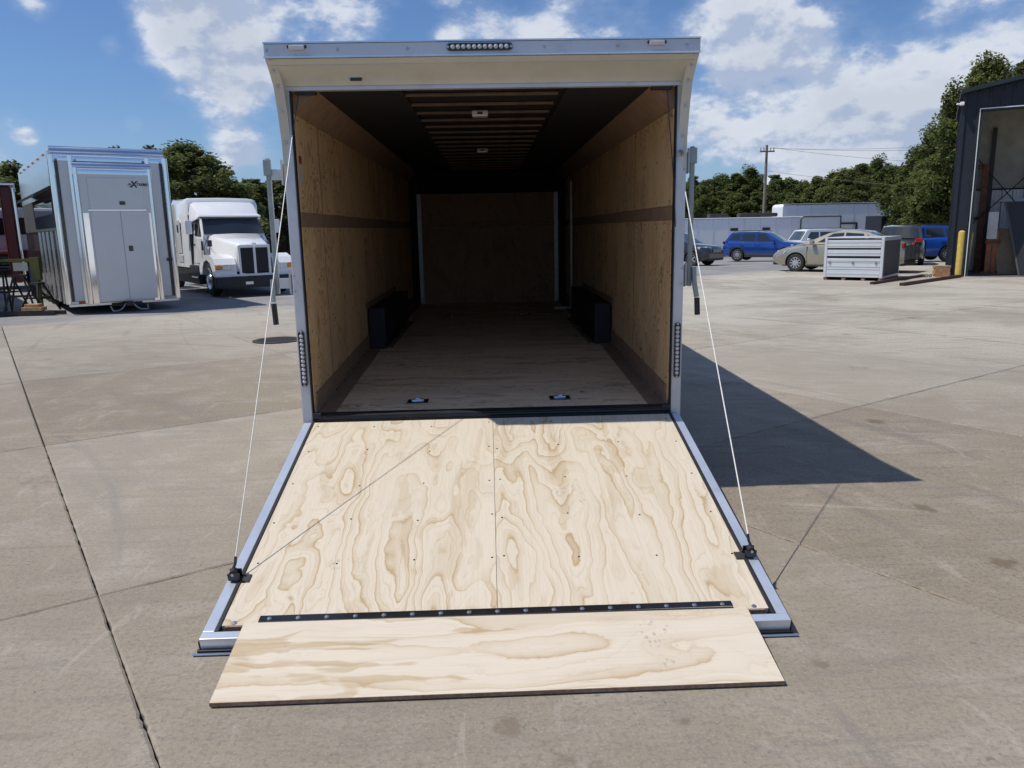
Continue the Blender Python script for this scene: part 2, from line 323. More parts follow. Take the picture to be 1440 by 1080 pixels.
# ------------------------------------------------------------------ mesh helpers
class MB:
    def __init__(s): s.v = []; s.f = []
    def add(s, vs, fs):
        n = len(s.v); s.v += [tuple(p) for p in vs]; s.f += [tuple(i+n for i in f) for f in fs]; return s
    def box(s, c, d, rz=0., M_=None, bev=0.):
        hx, hy, hz_ = d[0]/2, d[1]/2, d[2]/2
        if bev > 0:
            bm = bmesh.new(); bmesh.ops.create_cube(bm, size=1, matrix=Matrix.Diagonal((*d, 1)))
            bmesh.ops.bevel(bm, geom=bm.edges[:], offset=min(bev, min(d)*.45), segments=2, affect='EDGES', profile=.6)
            vs = [v.co.copy() for v in bm.verts]; bm.verts.index_update(); fs = [[v.index for v in f.verts] for f in bm.faces]; bm.free()
        else:
            vs = [Vector((x, y, z)) for x in (-hx, hx) for y in (-hy, hy) for z in (-hz_, hz_)]
            fs = [(0, 1, 3, 2), (4, 6, 7, 5), (0, 4, 5, 1), (2, 3, 7, 6), (0, 2, 6, 4), (1, 5, 7, 3)]
        R_ = M_ or Matrix.Rotation(rz, 4, 'Z'); c = Vector(c)
        return s.add([R_.to_3x3() @ Vector(v) + c for v in vs], fs)
    def b2(s, x0, x1, y0, y1, z0, z1, bev=0.): return s.box(((x0+x1)/2, (y0+y1)/2, (z0+z1)/2), (abs(x1-x0), abs(y1-y0), abs(z1-z0)), bev=bev)
    def cyl(s, p0, p1, r, seg=10, r1=None, cap=True):
        p0, p1 = Vector(p0), Vector(p1); r1 = r if r1 is None else r1
        d = (p1-p0).normalized(); a = d.orthogonal().normalized(); b_ = d.cross(a)
        vs = [p0 + (a*math.cos(t)+b_*math.sin(t))*r for t in [2*math.pi*i/seg for i in range(seg)]]
        vs += [p1 + (a*math.cos(t)+b_*math.sin(t))*r1 for t in [2*math.pi*i/seg for i in range(seg)]]
        fs = [(i, (i+1) % seg, (i+1) % seg+seg, i+seg) for i in range(seg)]
        if cap: fs += [tuple(range(seg))[::-1], tuple(range(seg, 2*seg))]
        return s.add(vs, fs)
    def tube(s, pts, r, seg=6):
        pts = [Vector(p) for p in pts]
        for a, b_ in zip(pts, pts[1:]): s.cyl(a, b_, r, seg)
        return s
    def ext(s, poly, fn, a, b_):
        """poly of (u,v) extruded from a to b, fn(u,v,t)->xyz"""
        n = len(poly); vs = [fn(u, v, a) for u, v in poly] + [fn(u, v, b_) for u, v in poly]
        return s.add(vs, [(i, (i+1) % n, (i+1) % n+n, i+n) for i in range(n)] + [tuple(range(n))[::-1], tuple(range(n, 2*n))])
    def quad(s, *p): return s.add(p, [tuple(range(len(p)))])
    def plate(s, pts, th):
        """planar polygon given real thickness along its normal"""
        pts = [Vector(p) for p in pts]; nrm = (pts[1]-pts[0]).cross(pts[-1]-pts[0]).normalized()*th
        n = len(pts); return s.add(pts + [p+nrm for p in pts], [tuple(range(n))[::-1], tuple(range(n, 2*n))] + [(i, (i+1) % n, (i+1) % n+n, i+n) for i in range(n)])
    def lathe(s, prof, axis='Y', seg=24, c=(0, 0, 0), a0=0, a1=2*math.pi):
        n = len(prof); full = abs(a1-a0-2*math.pi) < 1e-6; k = seg if full else seg+1; vs = []; fs = []
        for i in range(k):
            t = a0+(a1-a0)*i/seg
            for r, h in prof:
                p = {'Y': (r*math.cos(t), h, r*math.sin(t)), 'Z': (r*math.cos(t), r*math.sin(t), h), 'X': (h, r*math.cos(t), r*math.sin(t))}[axis]
                vs.append((p[0]+c[0], p[1]+c[1], p[2]+c[2]))
        for i in range(seg):
            j = (i+1) % k
            for q in range(n-1): fs.append((i*n+q, i*n+q+1, j*n+q+1, j*n+q))
        return s.add(vs, fs)
    def mesh(s, name, m=None, smooth=False):
        me = bpy.data.meshes.new(name); me.from_pydata(s.v, [], s.f); me.validate()
        bm = bmesh.new(); bm.from_mesh(me); bmesh.ops.remove_doubles(bm, verts=bm.verts, dist=1e-5); bmesh.ops.recalc_face_normals(bm, faces=bm.faces); bm.to_mesh(me); bm.free()
        if m: me.materials.append(M[m] if isinstance(m, str) else m)
        if smooth:
            me.polygons.foreach_set('use_smooth', [True]*len(me.polygons)); me.set_sharp_from_angle(angle=math.radians(38))
        return me
    def build(s, name, m, parent=None, smooth=False, loc=None, rot=None):
        return link(name, s.mesh(name, m, smooth), parent, loc, rot)
def link(name, me, parent=None, loc=None, rot=None):
    o = bpy.data.objects.new(name, me); C.objects.link(o)
    if parent: o.parent = parent
    if loc is not None: o.location = loc
    if rot is not None: o.rotation_euler = rot
    return o
def thing(name, label, cat, loc=(0, 0, 0), rz=0., group=None, scale=None):
    o = bpy.data.objects.new(name, None); C.objects.link(o); o.location = loc; o.rotation_euler = (0, 0, rz)
    o['label'] = label; o['category'] = cat; o.empty_display_size = .3
    if group: o['group'] = group
    if scale: o.scale = (scale,)*3
    return o
def tag(o, label, cat, group=None):
    o['label'] = label; o['category'] = cat
    if group: o['group'] = group
    return o
def struct(o): o['kind'] = 'structure'; return o
def stuff(o): o['kind'] = 'stuff'; return o
def copy_tree(o, parent=None):
    c = o.copy(); C.objects.link(c)
    if parent: c.parent = parent
    for ch in list(o.children): copy_tree(ch, c)
    return c
def bevel(o, wd=.01, seg=2):
    md = o.modifiers.new('bevel', 'BEVEL'); md.width = wd; md.segments = seg; md.limit_method = 'ANGLE'; md.angle_limit = math.radians(35); return o

# ------------------------------------------------------------------ ground
def gz(y): return -.022*max(0., y-29.5) if y < 75 else -.022*45.5
# base sheet reaching the horizon, folding down where the lot falls away
mb = MB(); ys = [-40, 0, 29.5, 35, 45, 75, 200, 1500]; xs = [-1500, -60, 60, 1500]
for y in ys:
    for x in xs: mb.v.append((x, y, gz(y)-.03))
for j in range(len(ys)-1):
    for i in range(3): a = j*4+i; mb.f.append((a, a+1, a+5, a+4))
struct(mb.build('ground', 'dirt'))
PA = Vector((.84, .5426)).normalized(); QA = Vector((-PA.y, PA.x))     # slab grid axes
def pq(p, q): return Vector((PA.x*p+QA.x*q, PA.y*p+QA.y*q))
# asphalt lane beyond the concrete
mb = MB()
QB = 18.9
n = 40
rows = [QB+.02, 20.5, 23, 27, 32, 38, 46, 60, 80]
for q in rows:
    for i in range(n+1):
        v = pq(-40+i*3., q); mb.v.append((v.x, v.y, gz(v.y)-.012))
for j in range(len(rows)-1):
    for i in range(n): a = j*(n+1)+i; mb.f.append((a, a+1, a+n+2, a+n+1))
struct(mb.build('asphalt_lane', 'asphalt'))
# grass verge under the trees
mb = MB(); mb.v += [(-400, 74, gz(74)+.0), (400, 74, gz(74)+.0), (400, 400, gz(80)+.05), (-400, 400, gz(80)+.05)]; mb.f.append((0, 1, 2, 3))
struct(mb.build('verge', 'grass'))
yard = bpy.data.objects.new('concrete_yard', None); C.objects.link(yard); struct(yard)
plines = [-33.1, -29.6, -26.3, -22.9, -19.6, -16.3, -13., -9.7, -6.3, -3., .3, 3.6, 6.95, 10.35, 13.7, 17., 20.3, 23.7, 27., 30.3, 33.7, 37.]
qlines = [-9.6, -6.2, -2.8, .65, 4.13, 7.6, 11.3, 15.1, QB]
def slab(poly):
    """one poured slab: irregular worn edge, real thickness"""
    cen = sum(poly, Vector((0, 0)))/len(poly)
    out = []
    for a, b_ in zip(poly, poly[1:]+poly[:1]):
        L_ = (b_-a).length; near = cen.length < 9; k = max(1, int(L_/(.035 if near else .6)))
        for i in range(k):
            p = a.lerp(b_, i/k)
            inward = (cen-p).normalized(); j = .0045 + .008*mnoise.noise((p.x*9, p.y*9, .3)) + .006*mnoise.noise((p.x*31, p.y*31, 7.)); j = max(.0022, j) if near else .009
            out.append(p+inward*j)
    m = len(out); zz = [gz(p.y) for p in out]
    inner = [p+(cen-p).normalized()*.012 for p in out]
    vs = [(p.x, p.y, -.028+z) for p, z in zip(out, zz)] + [(p.x, p.y, -.007+z) for p, z in zip(out, zz)] + [(p.x, p.y, z) for p, z in zip(inner, zz)]
    fs = [(i, (i+1) % m, (i+1) % m+m, i+m) for i in range(m)] + [(i+m, (i+1) % m+m, (i+1) % m+2*m, i+2*m) for i in range(m)] + [tuple(range(2*m, 3*m))]
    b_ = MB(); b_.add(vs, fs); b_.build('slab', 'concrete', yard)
for i in range(len(plines)-1):
    for j in range(len(qlines)-1):
        poly = [pq(plines[i], qlines[j]), pq(plines[i+1], qlines[j]), pq(plines[i+1], qlines[j+1]), pq(plines[i], qlines[j+1])]
        cen = sum(poly, Vector((0, 0)))/4
        if cen.y < -3.5 or abs(cen.x) > 34 or cen.y > 36: continue
        slab(poly)
# storm drain grate
dp = gp(390, 479)
dr = thing('storm_drain', 'round dark iron storm drain grate set in concrete left of trailer', 'drain', dp)
mb = MB(); mb.lathe([(.40, .004), (.40, .016), (.33, .016), (.33, .004)], 'Z', 28); mb.build('rim', 'iron', dr)
for k in range(-5, 6):
    hw = math.sqrt(.33**2-(k*.058)**2); MB().b2(-hw, hw, k*.058-.017, k*.058+.017, .004, .014).build('grate_bar', 'iron', dr)

# ------------------------------------------------------------------ the open cargo trailer
TY = 5.134
tr = thing('cargo_trailer', 'open enclosed cargo trailer with plywood interior and lowered rear ramp door', 'trailer', (0, TY, 0))
FZ, FZ2, DOVE, TOP, LEN = .53, .612, 2.42, 2.635, 7.25
def P(name, mb, m, parent=tr, **k): return mb.build(name, m, parent, **k)
def floorz(y): return FZ+(FZ2-FZ)*min(1., y/DOVE)
# outer shell
for s_ in (-1, 1):
    P('side_wall', MB().b2(s_*1.262, s_*1.286, .06, LEN+.25, .42, 2.74), 'white')
    P('side_rail', MB().b2(s_*1.287, s_*1.30, .06, LEN+.25, .42, .50), 'alu')
    P('top_rail', MB().b2(s_*1.287, s_*1.30, .06, LEN+.25, 2.66, 2.76), 'alu')
    P('corner_post', MB().b2(s_*1.222, s_*1.290, -.004, .055, .415, 2.74, bev=.006), 'alu_face')
    P('door_seal', MB().b2(s_*1.213, s_*1.221, -.012, .03, FZ, TOP), 'black')
P('roof', MB().b2(-1.30, 1.30, .06, LEN+.25, 2.745, 2.78), 'white')
P('front_wall', MB().b2(-1.286, 1.286, LEN+.26, LEN+.30, .42, 2.74), 'white')
P('chassis', MB().b2(-.95, -.85, .1, LEN+.3, .33, .43).b2(.85, .95, .1, LEN+.3, .33, .43).b2(-1.2, 1.2, .02, .1, .36, .455).b2(-1.2, 1.2, LEN/2, LEN/2+.1, .34, .43), 'black')
fl = MB(); n = 12
for i in range(n):
    pass
P('underfloor', MB().add([(-1.26, .03, .46), (1.26, .03, .46), (1.26, DOVE, .545), (-1.26, DOVE, .545), (1.26, LEN+.2, .545), (-1.26, LEN+.2, .545)], [(0, 1, 2, 3), (3, 2, 4, 5)]), 'black')
# wheels and fenders under the body
def tyre_mesh(r=.34, w_=.22, seg=32):
    t = MB(); t.lathe([(r*.62, -w_/2), (r*.9, -w_/2), (r*.985, -w_*.38), (r, 0), (r*.985, w_*.38), (r*.9, w_/2), (r*.62, w_/2), (r*.60, 0), (r*.62, -w_/2)], 'Y', seg); return t.mesh('tyre', 'tyre', True)
def rim_mesh(r=.34, w_=.22, spokes=7, m='rim', side=-1):
    t = MB(); R_ = r*.635; y = side*w_/2
    t.lathe([(R_, y*.98), (R_*.93, y*1.04), (R_*.88, y*.8), (R_*.86, y*.2)], 'Y', 28)
    t.lathe([(0.001, y*.94), (R_*.16, y*.94), (R_*.2, y*.80), (R_*.2, y*.2)], 'Y', 14)
    for k in range(spokes):
        a = 2*math.pi*k/spokes; ca, sa = math.cos(a), math.sin(a); wd = R_*(.10 if spokes > 8 else .13)
        vs = []
        for rr, wf, yy in ((R_*.14, 1.3, .92), (R_*.9, .8, .99)):
            for s2 in (-1, 1):
                for yo in (0, -.16): vs.append((rr*ca - s2*wd*wf*sa, y*(yy+yo), rr*sa + s2*wd*wf*ca))
        t.add(vs, [(0, 2, 6, 4), (1, 5, 7, 3), (0, 4, 5, 1), (2, 3, 7, 6), (0, 1, 3, 2), (4, 6, 7, 5)])
    return t.mesh('rim', m, True)
def back_mesh(r=.34, w_=.22, side=-1):
    t = MB(); t.lathe([(0.001, side*w_*.08), (r*.62, side*w_*.08)], 'Y', 24); return t.mesh('brake_backing', 'darktrim')
_ty = tyre_mesh(.33, .2)
_wr = {}
for s_ in (-1, 1):
    _wr[s_] = None
for s_ in (-1, 1):
    rm = MB().lathe([(.21, .1), (.19, .06), (.06, .05), (.001, .07)], 'X', 20).mesh('rim', 'white', True)
    for yy in (3.3, 4.15):
        o = link('wheel', _ty, tr, (s_*1.10, yy, .33), (0, 0, math.pi/2)); link('rim', rm, o, (0, 0, 0), (0, 0, -math.pi/2 if s_ > 0 else math.pi/2))
# interior floor: two dovetail sheets, then flat sheets
ysheets = [0.101, 1.23, DOVE, 3.64, 4.86, 6.08, LEN]
for a, b_ in zip(ysheets, ysheets[1:]):
    a2, b2_ = a+.001, b_-.001
    P('floor_panel', MB().add([(x, y, floorz(y)+dz) for dz in (-.02, 0) for x, y in ((-1.21, a2), (1.21, a2), (1.21, b2_), (-1.21, b2_))], [(0, 3, 2, 1), (4, 5, 6, 7), (0, 1, 5, 4), (1, 2, 6, 5), (2, 3, 7, 6), (3, 0, 4, 7)]), 'floorply')
def along(name, x0, x1, z0, z1, y0, y1, m):
    """a board that follows the floor's two slopes; z measured from the floor"""
    ys_ = [y0] + ([DOVE] if y0 < DOVE < y1 else []) + [y1]; b_ = MB()
    for a, c in zip(ys_, ys_[1:]):
        vs = [(x, y, floorz(y)+z) for z in (z0, z1) for x, y in ((x0, a), (x1, a), (x1, c), (x0, c))]
        b_.add(vs, [(0, 3, 2, 1), (4, 5, 6, 7), (0, 1, 5, 4), (1, 2, 6, 5), (2, 3, 7, 6), (3, 0, 4, 7)])
    return P(name, b_, m)
for s_ in (-1, 1):
    xi = s_*1.2215
    along('floor_edge_strip', s_*1.09, s_*1.2145, .001, .006, .101, LEN, 'strip')
    along('wall_base_strip', s_*1.2035, s_*1.2145, .007, .14, .101, LEN, 'strip')
    along('base_trim', s_*1.198, s_*1.203, .006, .016, .101, LEN, 'alu')
    seams = [.06, (.72 if s_ < 0 else 1.38), (3.15 if s_ < 0 else 3.8), (5.6 if s_ < 0 else 6.1), LEN]
    for (a, b_) in zip(seams, seams[1:]):
        P('wall_panel', MB().b2(s_*1.215, s_*1.235, a+.003, b_-.003, .53, 1.795), 'wallply')
        P('wall_panel', MB().b2(s_*1.215, s_*1.235, a+.003, b_-.003, 1.89, 2.50), 'wallply')
        P('middle_strip', MB().b2(s_*1.2125, s_*1.233, a+.003, b_-.003, 1.797, 1.888), 'strip')
        P('seam_strip', MB().b2(s_*1.2135, s_*1.2145, b_-.009, b_+.009, .68, 2.5), 'strip')
    P('upper_strip', MB().add([(s_*1.2145, y, 2.503) for y in (.06, LEN)] + [(s_*1.06, y, 2.645) for y in (.06, LEN)] + [(s_*1.235, y, 2.503) for y in (.06, LEN)] + [(s_*1.235, y, 2.645) for y in (.06, LEN)],
      [(0, 1, 3, 2), (4, 6, 7, 5), (0, 4, 5, 1), (2, 3, 7, 6), (0, 2, 6, 4), (1, 5, 7, 3)]), 'strip')
    P('wheel_box', MB().b2(s_*1.04, s_*1.2, 2.5, 4.75, FZ2+.0, FZ2+.405, bev=.008), 'boxblack')
    P('wheel_box_trim', MB().b2(s_*.985, s_*1.038, 2.5, 4.76, FZ2+.001, FZ2+.012), 'strip')
    P('wheel_box_top_trim', MB().b2(s_*1.196, s_*1.202, 2.42, 4.82, FZ2+.407, FZ2+.46), 'strip')
P('ceiling', MB().b2(-1.235, 1.235, .06, LEN+.2, 2.662, 2.70), 'liner')
for s_ in (-1, 1): P('ceiling_liner', MB().b2(s_*.53, s_*1.06, .062, LEN, 2.635, 2.660), 'liner')
_bow = MB().box((0, 0, 0), (1.05, .04, .018), bev=.004).mesh('roof_bow', 'bow')
for k in range(17): link('roof_bow', _bow, tr, (-.03, .33+k*.407, 2.648))
# back wall
P('back_panel', MB().b2(-1.03, 1.04, LEN-.02, LEN, FZ2, 1.79), 'backply_shaded'); P('back_panel', MB().b2(-1.03, 1.04, LEN-.02, LEN, 1.89, 2.31), 'backply_shaded')
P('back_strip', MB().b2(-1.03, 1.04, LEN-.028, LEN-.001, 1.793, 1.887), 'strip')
wsc = MB()
for s_ in (-1, 1):
    for k in range(17):
        for zz in (.72, 1.1, 1.45, 1.77, 1.92, 2.2, 2.47): wsc.box((s_*1.2140, .13+k*.407, zz), (.003, .011, .011))
stuff(P('wall_screws', wsc, 'screwdark'))
P('back_header', MB().b2(-1.235, 1.235, LEN-.03, LEN, 2.313, 2.66), 'liner')
for x0, x1 in ((-1.235, -1.10), (1.10, 1.235)): P('back_corner', MB().b2(x0, x1, LEN-.02, LEN+.0, FZ2, 2.312), 'liner')
for s_ in (-1, 1): P('back_post', MB().b2(s_*1.035, s_*1.098, LEN-.05, LEN, FZ2, 2.312), 'galv')
P('door_frame', MB().b2(1.165, 1.19, 5.98, 6.03, FZ2, 2.40).b2(1.165, 1.19, 6.06, 6.08, FZ2, 2.40).b2(.93, 1.19, 5.99, 6.03, FZ2+.002, FZ2+.03), 'galv')
# dome lights
for y, z in ((.95, 2.63), (3.7, 2.63)):
    o = P('dome_light', MB().b2(-.10, .02, y-.05, y+.05, z-.045, z-.001, bev=.012), 'lens'); P('switch', MB().b2(-.06, -.02, y-.056, y-.05, z-.03, z-.015), 'darktrim', o)
# floor rings
def dring(loc):
    plate = P('tie_down_plate', MB().b2(-.075, .075, -.055, .055, 0, .006, bev=.002), 'blackgloss', loc=loc)
    r_ = MB(); pts = [(-.038+.0, -.02, .012)] + [(.038*math.cos(a), -.02+.045*math.sin(a), .014) for a in [math.pi*k/10 for k in range(11)][::-1]] + [(-.038, -.02, .012)]
    r_.tube(pts, .006, 8); P('ring', r_, 'chrome', plate, smooth=True)
    P('dish', MB().lathe([(.001, .0065), (.04, .0075), (.05, .007)], 'Z', 18), 'alu_bright', plate)
for px, py in ((588, 565), (787, 560)):
    v = gp(px, py, .54); dring((v.x, v.y-TY, floorz(v.y-TY)+.001))
for px, py in ((632, 446), (738, 443)):
    v = gp(px, py, FZ2); dring((v.x, v.y-TY, FZ2+.001))
# warning sticker on the left wall
st = P('sticker', MB().b2(-1.2145, -1.2135, .085, .165, 2.06, 2.26), 'sticker'); P('sticker_band', MB().b2(-1.2134, -1.213, .09, .16, 2.20, 2.25), 'red', st)
# threshold
P('threshold', MB().b2(-1.222, 1.222, -.012, .10, .462, FZ+.012, bev=.008), 'black')
P('threshold_seal', MB().cyl((-1.215, -.014, FZ-.006), (1.215, -.014, FZ-.006), .012, 8), 'blackgloss', smooth=True)
for s_ in (-1, 1): P('corner_gusset', MB().b2(s_*1.16, s_*1.213, -.02, .02, FZ+.0, FZ+.03, bev=.004), 'black')
# header: flat aluminium top band, cream spoiler sloping back to the opening
OV = .225
hd = MB()
secs = [(-OV, 2.772, 1.293), (-OV*.93, 2.757, 1.288), (-OV*.62, 2.722, 1.280), (-OV*.25, 2.682, 1.272), (-.012, 2.648, 1.255), (-.008, 2.637, 1.24)]
nseg = 14; vs = []
for (y, z, hw) in secs:
    for k in range(nseg+1): vs.append((-hw+2*hw*k/nseg, y, z))
for i in range(len(secs)-1):
    for k in range(nseg): a = i*(nseg+1)+k; hd.f.append((a, a+1, a+nseg+2, a+nseg+1))
hd.v = vs
P('header_fairing', hd, 'header', smooth=True)
P('header_bead', MB().tube([(-1.28, -OV*.80-.004, 2.742), (1.28, -OV*.80-.004, 2.742)], .004, 6), 'header')
P('header_sill', MB().b2(-1.25, 1.25, -.022, .03, 2.628, 2.652, bev=.004), 'alu_face')
band = P('header_band', MB().b2(-1.300, 1.300, -OV-.012, -OV+.02, 2.774, 2.854, bev=.004), 'alu_face')
P('band_lip', MB().b2(-1.302, 1.302, -OV-.018, -OV+.04, 2.855, 2.864), 'alu_bright', band)
P('band_lip', MB().b2(-1.302, 1.302, -OV-.02, -OV-.0125, 2.774, 2.783), 'alu_bright', band)
P('header_top', MB().add([(-1.297, -OV+.021, 2.853), (1.297, -OV+.021, 2.853), (1.29, .3, 2.79), (-1.29, .3, 2.79), (-1.297, -OV+.021, 2.83), (1.297, -OV+.021, 2.83), (1.29, .3, 2.782), (-1.29, .3, 2.782)],
  [(0, 1, 2, 3), (4, 7, 6, 5), (0, 4, 5, 1), (2, 6, 7, 3), (1, 5, 6, 2), (0, 3, 7, 4)]), 'alu')
for s_ in (-1, 1):      # flared cheeks at the two upper corners
    prof = [(-OV, 2.81, 1.2985), (-OV*.98, 2.77, 1.298), (-OV*.72, 2.715, 1.296), (-OV*.42, 2.64, 1.294), (-.05, 2.50, 1.292), (-.01, 2.32, 1.2905), (-.006, 2.1, 1.2902)]
    c = MB()
    for (y, z, hw) in prof: c.v += [(s_*(hw-.004), y, z), (s_*hw, y+.0, z), (s_*hw, .10, z), (s_*(hw-.06), .056, z), (s_*(hw-.055), min(y+.02, 0), z-.0)]
    for i in range(len(prof)-1):
        for k in range(5): a = i*5+k; b_ = i*5+(k+1) % 5; c.f.append((a, b_, b_+5, a+5))
    c.f += [(0, 1, 2, 3, 4), tuple(range((len(prof)-1)*5, len(prof)*5))]
    P('corner_cheek', c, 'header')
    pts = [(y-.004, z, hw-.03) for (y, z, hw) in prof[1:6]]
    for (y, z, hw) in pts: P('cheek_screw', MB().box((s_*(hw), y-.001, z), (.014, .008, .014), bev=.003), 'screw')
# header screws, clearance lamps, centre light bar
_sc = MB().lathe([(.001, -.006), (.007, -.005), (.010, 0)], 'Y', 8).mesh('screw', 'screw', True)
for px in (375, 475, 573, 765, 868, 965):
    v = at(px, 71, TY-OV); link('screw', _sc, band, (v.x, -OV-.013, 2.818))
for px in (418, 923):
    v = at(px, 68, TY-OV); o = P('clearance_lamp', MB().box((v.x, -OV-.02, 2.830), (.092, .016, .026), bev=.005), 'lens')
    for dx in (-.05, .05): P('lamp_foot', MB().box((v.x+dx, -OV-.018, 2.836), (.014, .012, .016), bev=.003), 'darktrim', o)
_led = MB().lathe([(.001, -.012), (.010, -.009), (.0135, 0)], 'Y', 10).mesh('led', 'led', True)
def light_bar(p0, p1, n_, name='light_bar'):
    p0, p1 = Vector(p0), Vector(p1); d = (p1-p0).normalized(); perp = Vector((d.z, 0, -d.x)); b_ = MB()
    poly = []
    for k in range(9): a = math.pi/2+math.pi*k/8; poly.append(p0+d*math.cos(a)*.021+perp*math.sin(a)*.021)
    for k in range(9): a = -math.pi/2+math.pi*k/8; poly.append(p1+d*math.cos(a)*.021+perp*math.sin(a)*.021)
    m_ = len(poly)
    b_.add([(q.x, q.y, q.z) for q in poly]+[(q.x, q.y-.012, q.z) for q in poly], [(i, (i+1) % m_, (i+1) % m_+m_, i+m_) for i in range(m_)]+[tuple(range(m_, 2*m_))])
    o = P(name, b_, 'blackgloss')
    for k in range(n_):
        q = p0.lerp(p1, (k+.5)/n_); link('led', _led, o, (q.x, q.y-.012, q.z))
    for q in (p0-d*.012, p1+d*.012): link('screw', _sc, o, (q.x, q.y-.011, q.z))
a_, b_ = at(633, 66, TY-OV), at(716, 65, TY-OV)
light_bar((a_.x, -OV-.013, 2.822), (b_.x, -OV-.013, 2.822), 11)
for s_ in (-1, 1): light_bar((s_*1.256, -.006, 1.10), (s_*1.256, -.006, .765), 12)
hk = P('header_latch', MB().b2(-.83, -.755, -.075, -.055, 2.672, 2.70, bev=.008), 'blackgloss'); P('latch_screw', MB().b2(-.835, -.825, -.078, -.07, 2.68, 2.69), 'screw', hk)
# tie-down roller at both top corners
for s_ in (-1, 1): P('cable_guide', MB().b2(s_*1.19, s_*1.06, .01, .05, 2.61, 2.628), 'black')
# swing-out bar locks on both sides
for s_ in (-1, 1):
    xb = 1.415 if s_ < 0 else 1.352; zt, zb = (2.235, 1.36) if s_ < 0 else (2.265, 1.355)
    bar = P('lock_bar', MB().box((s_*xb, .09, (zt+zb)/2), (.031, .028, zt-zb), bev=.007), 'galv')
    P('bar_keeper', MB().box((s_*xb, .07, zt-.06), (.05, .02, .10), bev=.004), 'galv', bar)
    for zz in (zt-.10, zb+.075):
        br = P('lock_bracket', MB().b2(s_*1.292, s_*(xb-.019), .076, .092, zz-.038, zz+.03, bev=.002), 'alu_face')
        P('hinge_plate', MB().b2(s_*1.292, s_*1.318, .05, .066, zz-.075, zz+.06, bev=.003), 'galv', br)
        P('hinge_pin', MB().cyl((s_*1.316, .048, zz-.07), (s_*1.316, .048, zz+.085), .008, 8), 'screw', br, smooth=True)
        for dz in (-.05, .05): link('bolt', _sc, br, (s_*1.278, -.002, zz+dz))
    hx = s_*(xb+.022)
    if s_ < 0: pts = [(hx, .06, zb+.10), (hx, .05, zb-.05)]; pts2 = [(hx, .05, zb-.06), (hx+.005, .05, zb-.20)]
    else: pts = [(hx, .06, zb+.13), (hx+.002, .05, zb+.03), (hx+.02, .045, zb-.07)]; pts2 = [(hx+.022, .045, zb-.075), (hx+.028, .045, zb-.19)]
    h = P('lock_handle', MB().tube(pts, .017, 6), 'galv'); P('grip', MB().tube(pts2, .019, 8), 'black', h, smooth=True)

# ---- ramp door
R0 = Vector((0, -.012, .508)); R1 = Vector((0, -2.048, .082)); RL = (R1-R0).length; ra = math.atan2(R1.z-R0.z, -(R1.y-R0.y))
# local frame of the ramp: +y runs back up to the hinge, origin at the hinge
ramp = MB()
for s_ in (-1, 1): ramp.b2(s_*1.222, s_*1.272, -RL+.001, -.03, -.055, .0, bev=.003)
ramp.b2(-1.272, 1.272, -RL-.045, -RL, -.055, 0, bev=.003).b2(-1.2, 1.2, -.05, -.0, -.06, -.022)
ramp = ramp.build('ramp_door', 'alu_ramp', tr, loc=R0, rot=(-ra, 0, 0))
rp = lambda n_, mb_, m, **k: mb_.build(n_, m, ramp, **k)
for s_ in (-1, 1):
    rp('ramp_panel', MB().b2(s_*.0012, s_*1.20, -RL+.035, -.035, -.02, .001), 'ply')
    rp('panel_edge', MB().b2(s_*.9 if s_ > 0 else -1.185, s_*1.184 if s_ > 0 else -.9, -RL+.026, -RL+.034, -.02, .0005), 'plyedge')
    rp('side_seal', MB().b2(s_*1.2015, s_*1.2215, -RL+.002, -.02, -.03, .005, bev=.004), 'black')
    rp('edge_flange', MB().b2(s_*1.273, s_*1.281, -RL-.04, -.03, -.06, -.02), 'black')
rp('end_channel', MB().b2(-1.22, 1.22, -RL+.001, -RL+.024, -.05, -.025), 'black')
rp('ramp_underside', MB().b2(-1.19, 1.19, -RL+.03, -.05, -.045, -.022), 'white')
lip = MB().b2(-1.285, 1.285, -RL-.060, -RL-.046, -.078, -.050, bev=.003).b2(-1.31, 1.31, -RL-.090, -RL-.060, -.086, -.076)
rp('end_lip', lip, 'blackgloss'); rp('end_lip_bead', MB().cyl((-1.30, -RL-.07, -.06), (1.30, -RL-.07, -.06), .006, 6), 'alu', smooth=True)
scr = MB()
for xx in (-1.165, -.78, -.40, -.028, .028, .40, .78, 1.165):
    for yy in (-.10, -.45, -.85, -1.25, -1.62): scr.lathe([(.001, .003), (.0045, .0026), (.006, .001)], 'Z', 8, (xx+random.uniform(-.012, .012), yy+random.uniform(-.03, .03)+.01*math.sin(xx*3), 0))
stuff(rp('panel_screws', scr, 'screwdark'))
rp('corner_screw', MB().lathe([(.001, .006), (.01, .005), (.013, .001)], 'Z', 8, (-1.15, -RL+.05, 0)).lathe([(.001, .006), (.01, .005), (.013, .001)], 'Z', 8, (1.14, -RL+.05, 0)), 'screw')
# flap hinge strip lying on the ramp end
hy = -RL+.062
hs = rp('flap_hinge', MB().b2(-1.045, 1.045, hy-.022, hy+.022, .0015, .010, bev=.003), 'blackgloss')
rp('hinge_barrel', MB().cyl((-1.04, hy-.03, .008), (1.04, hy-.03, .008), .009, 8), 'black', smooth=True)
_hs = MB().lathe([(.001, .006), (.007, .005), (.011, 0)], 'Z', 8).mesh('hinge_screw', 'screw', True)
for k in range(17): link('hinge_screw', _hs, hs, (-1.0+k*.125, hy, .010))
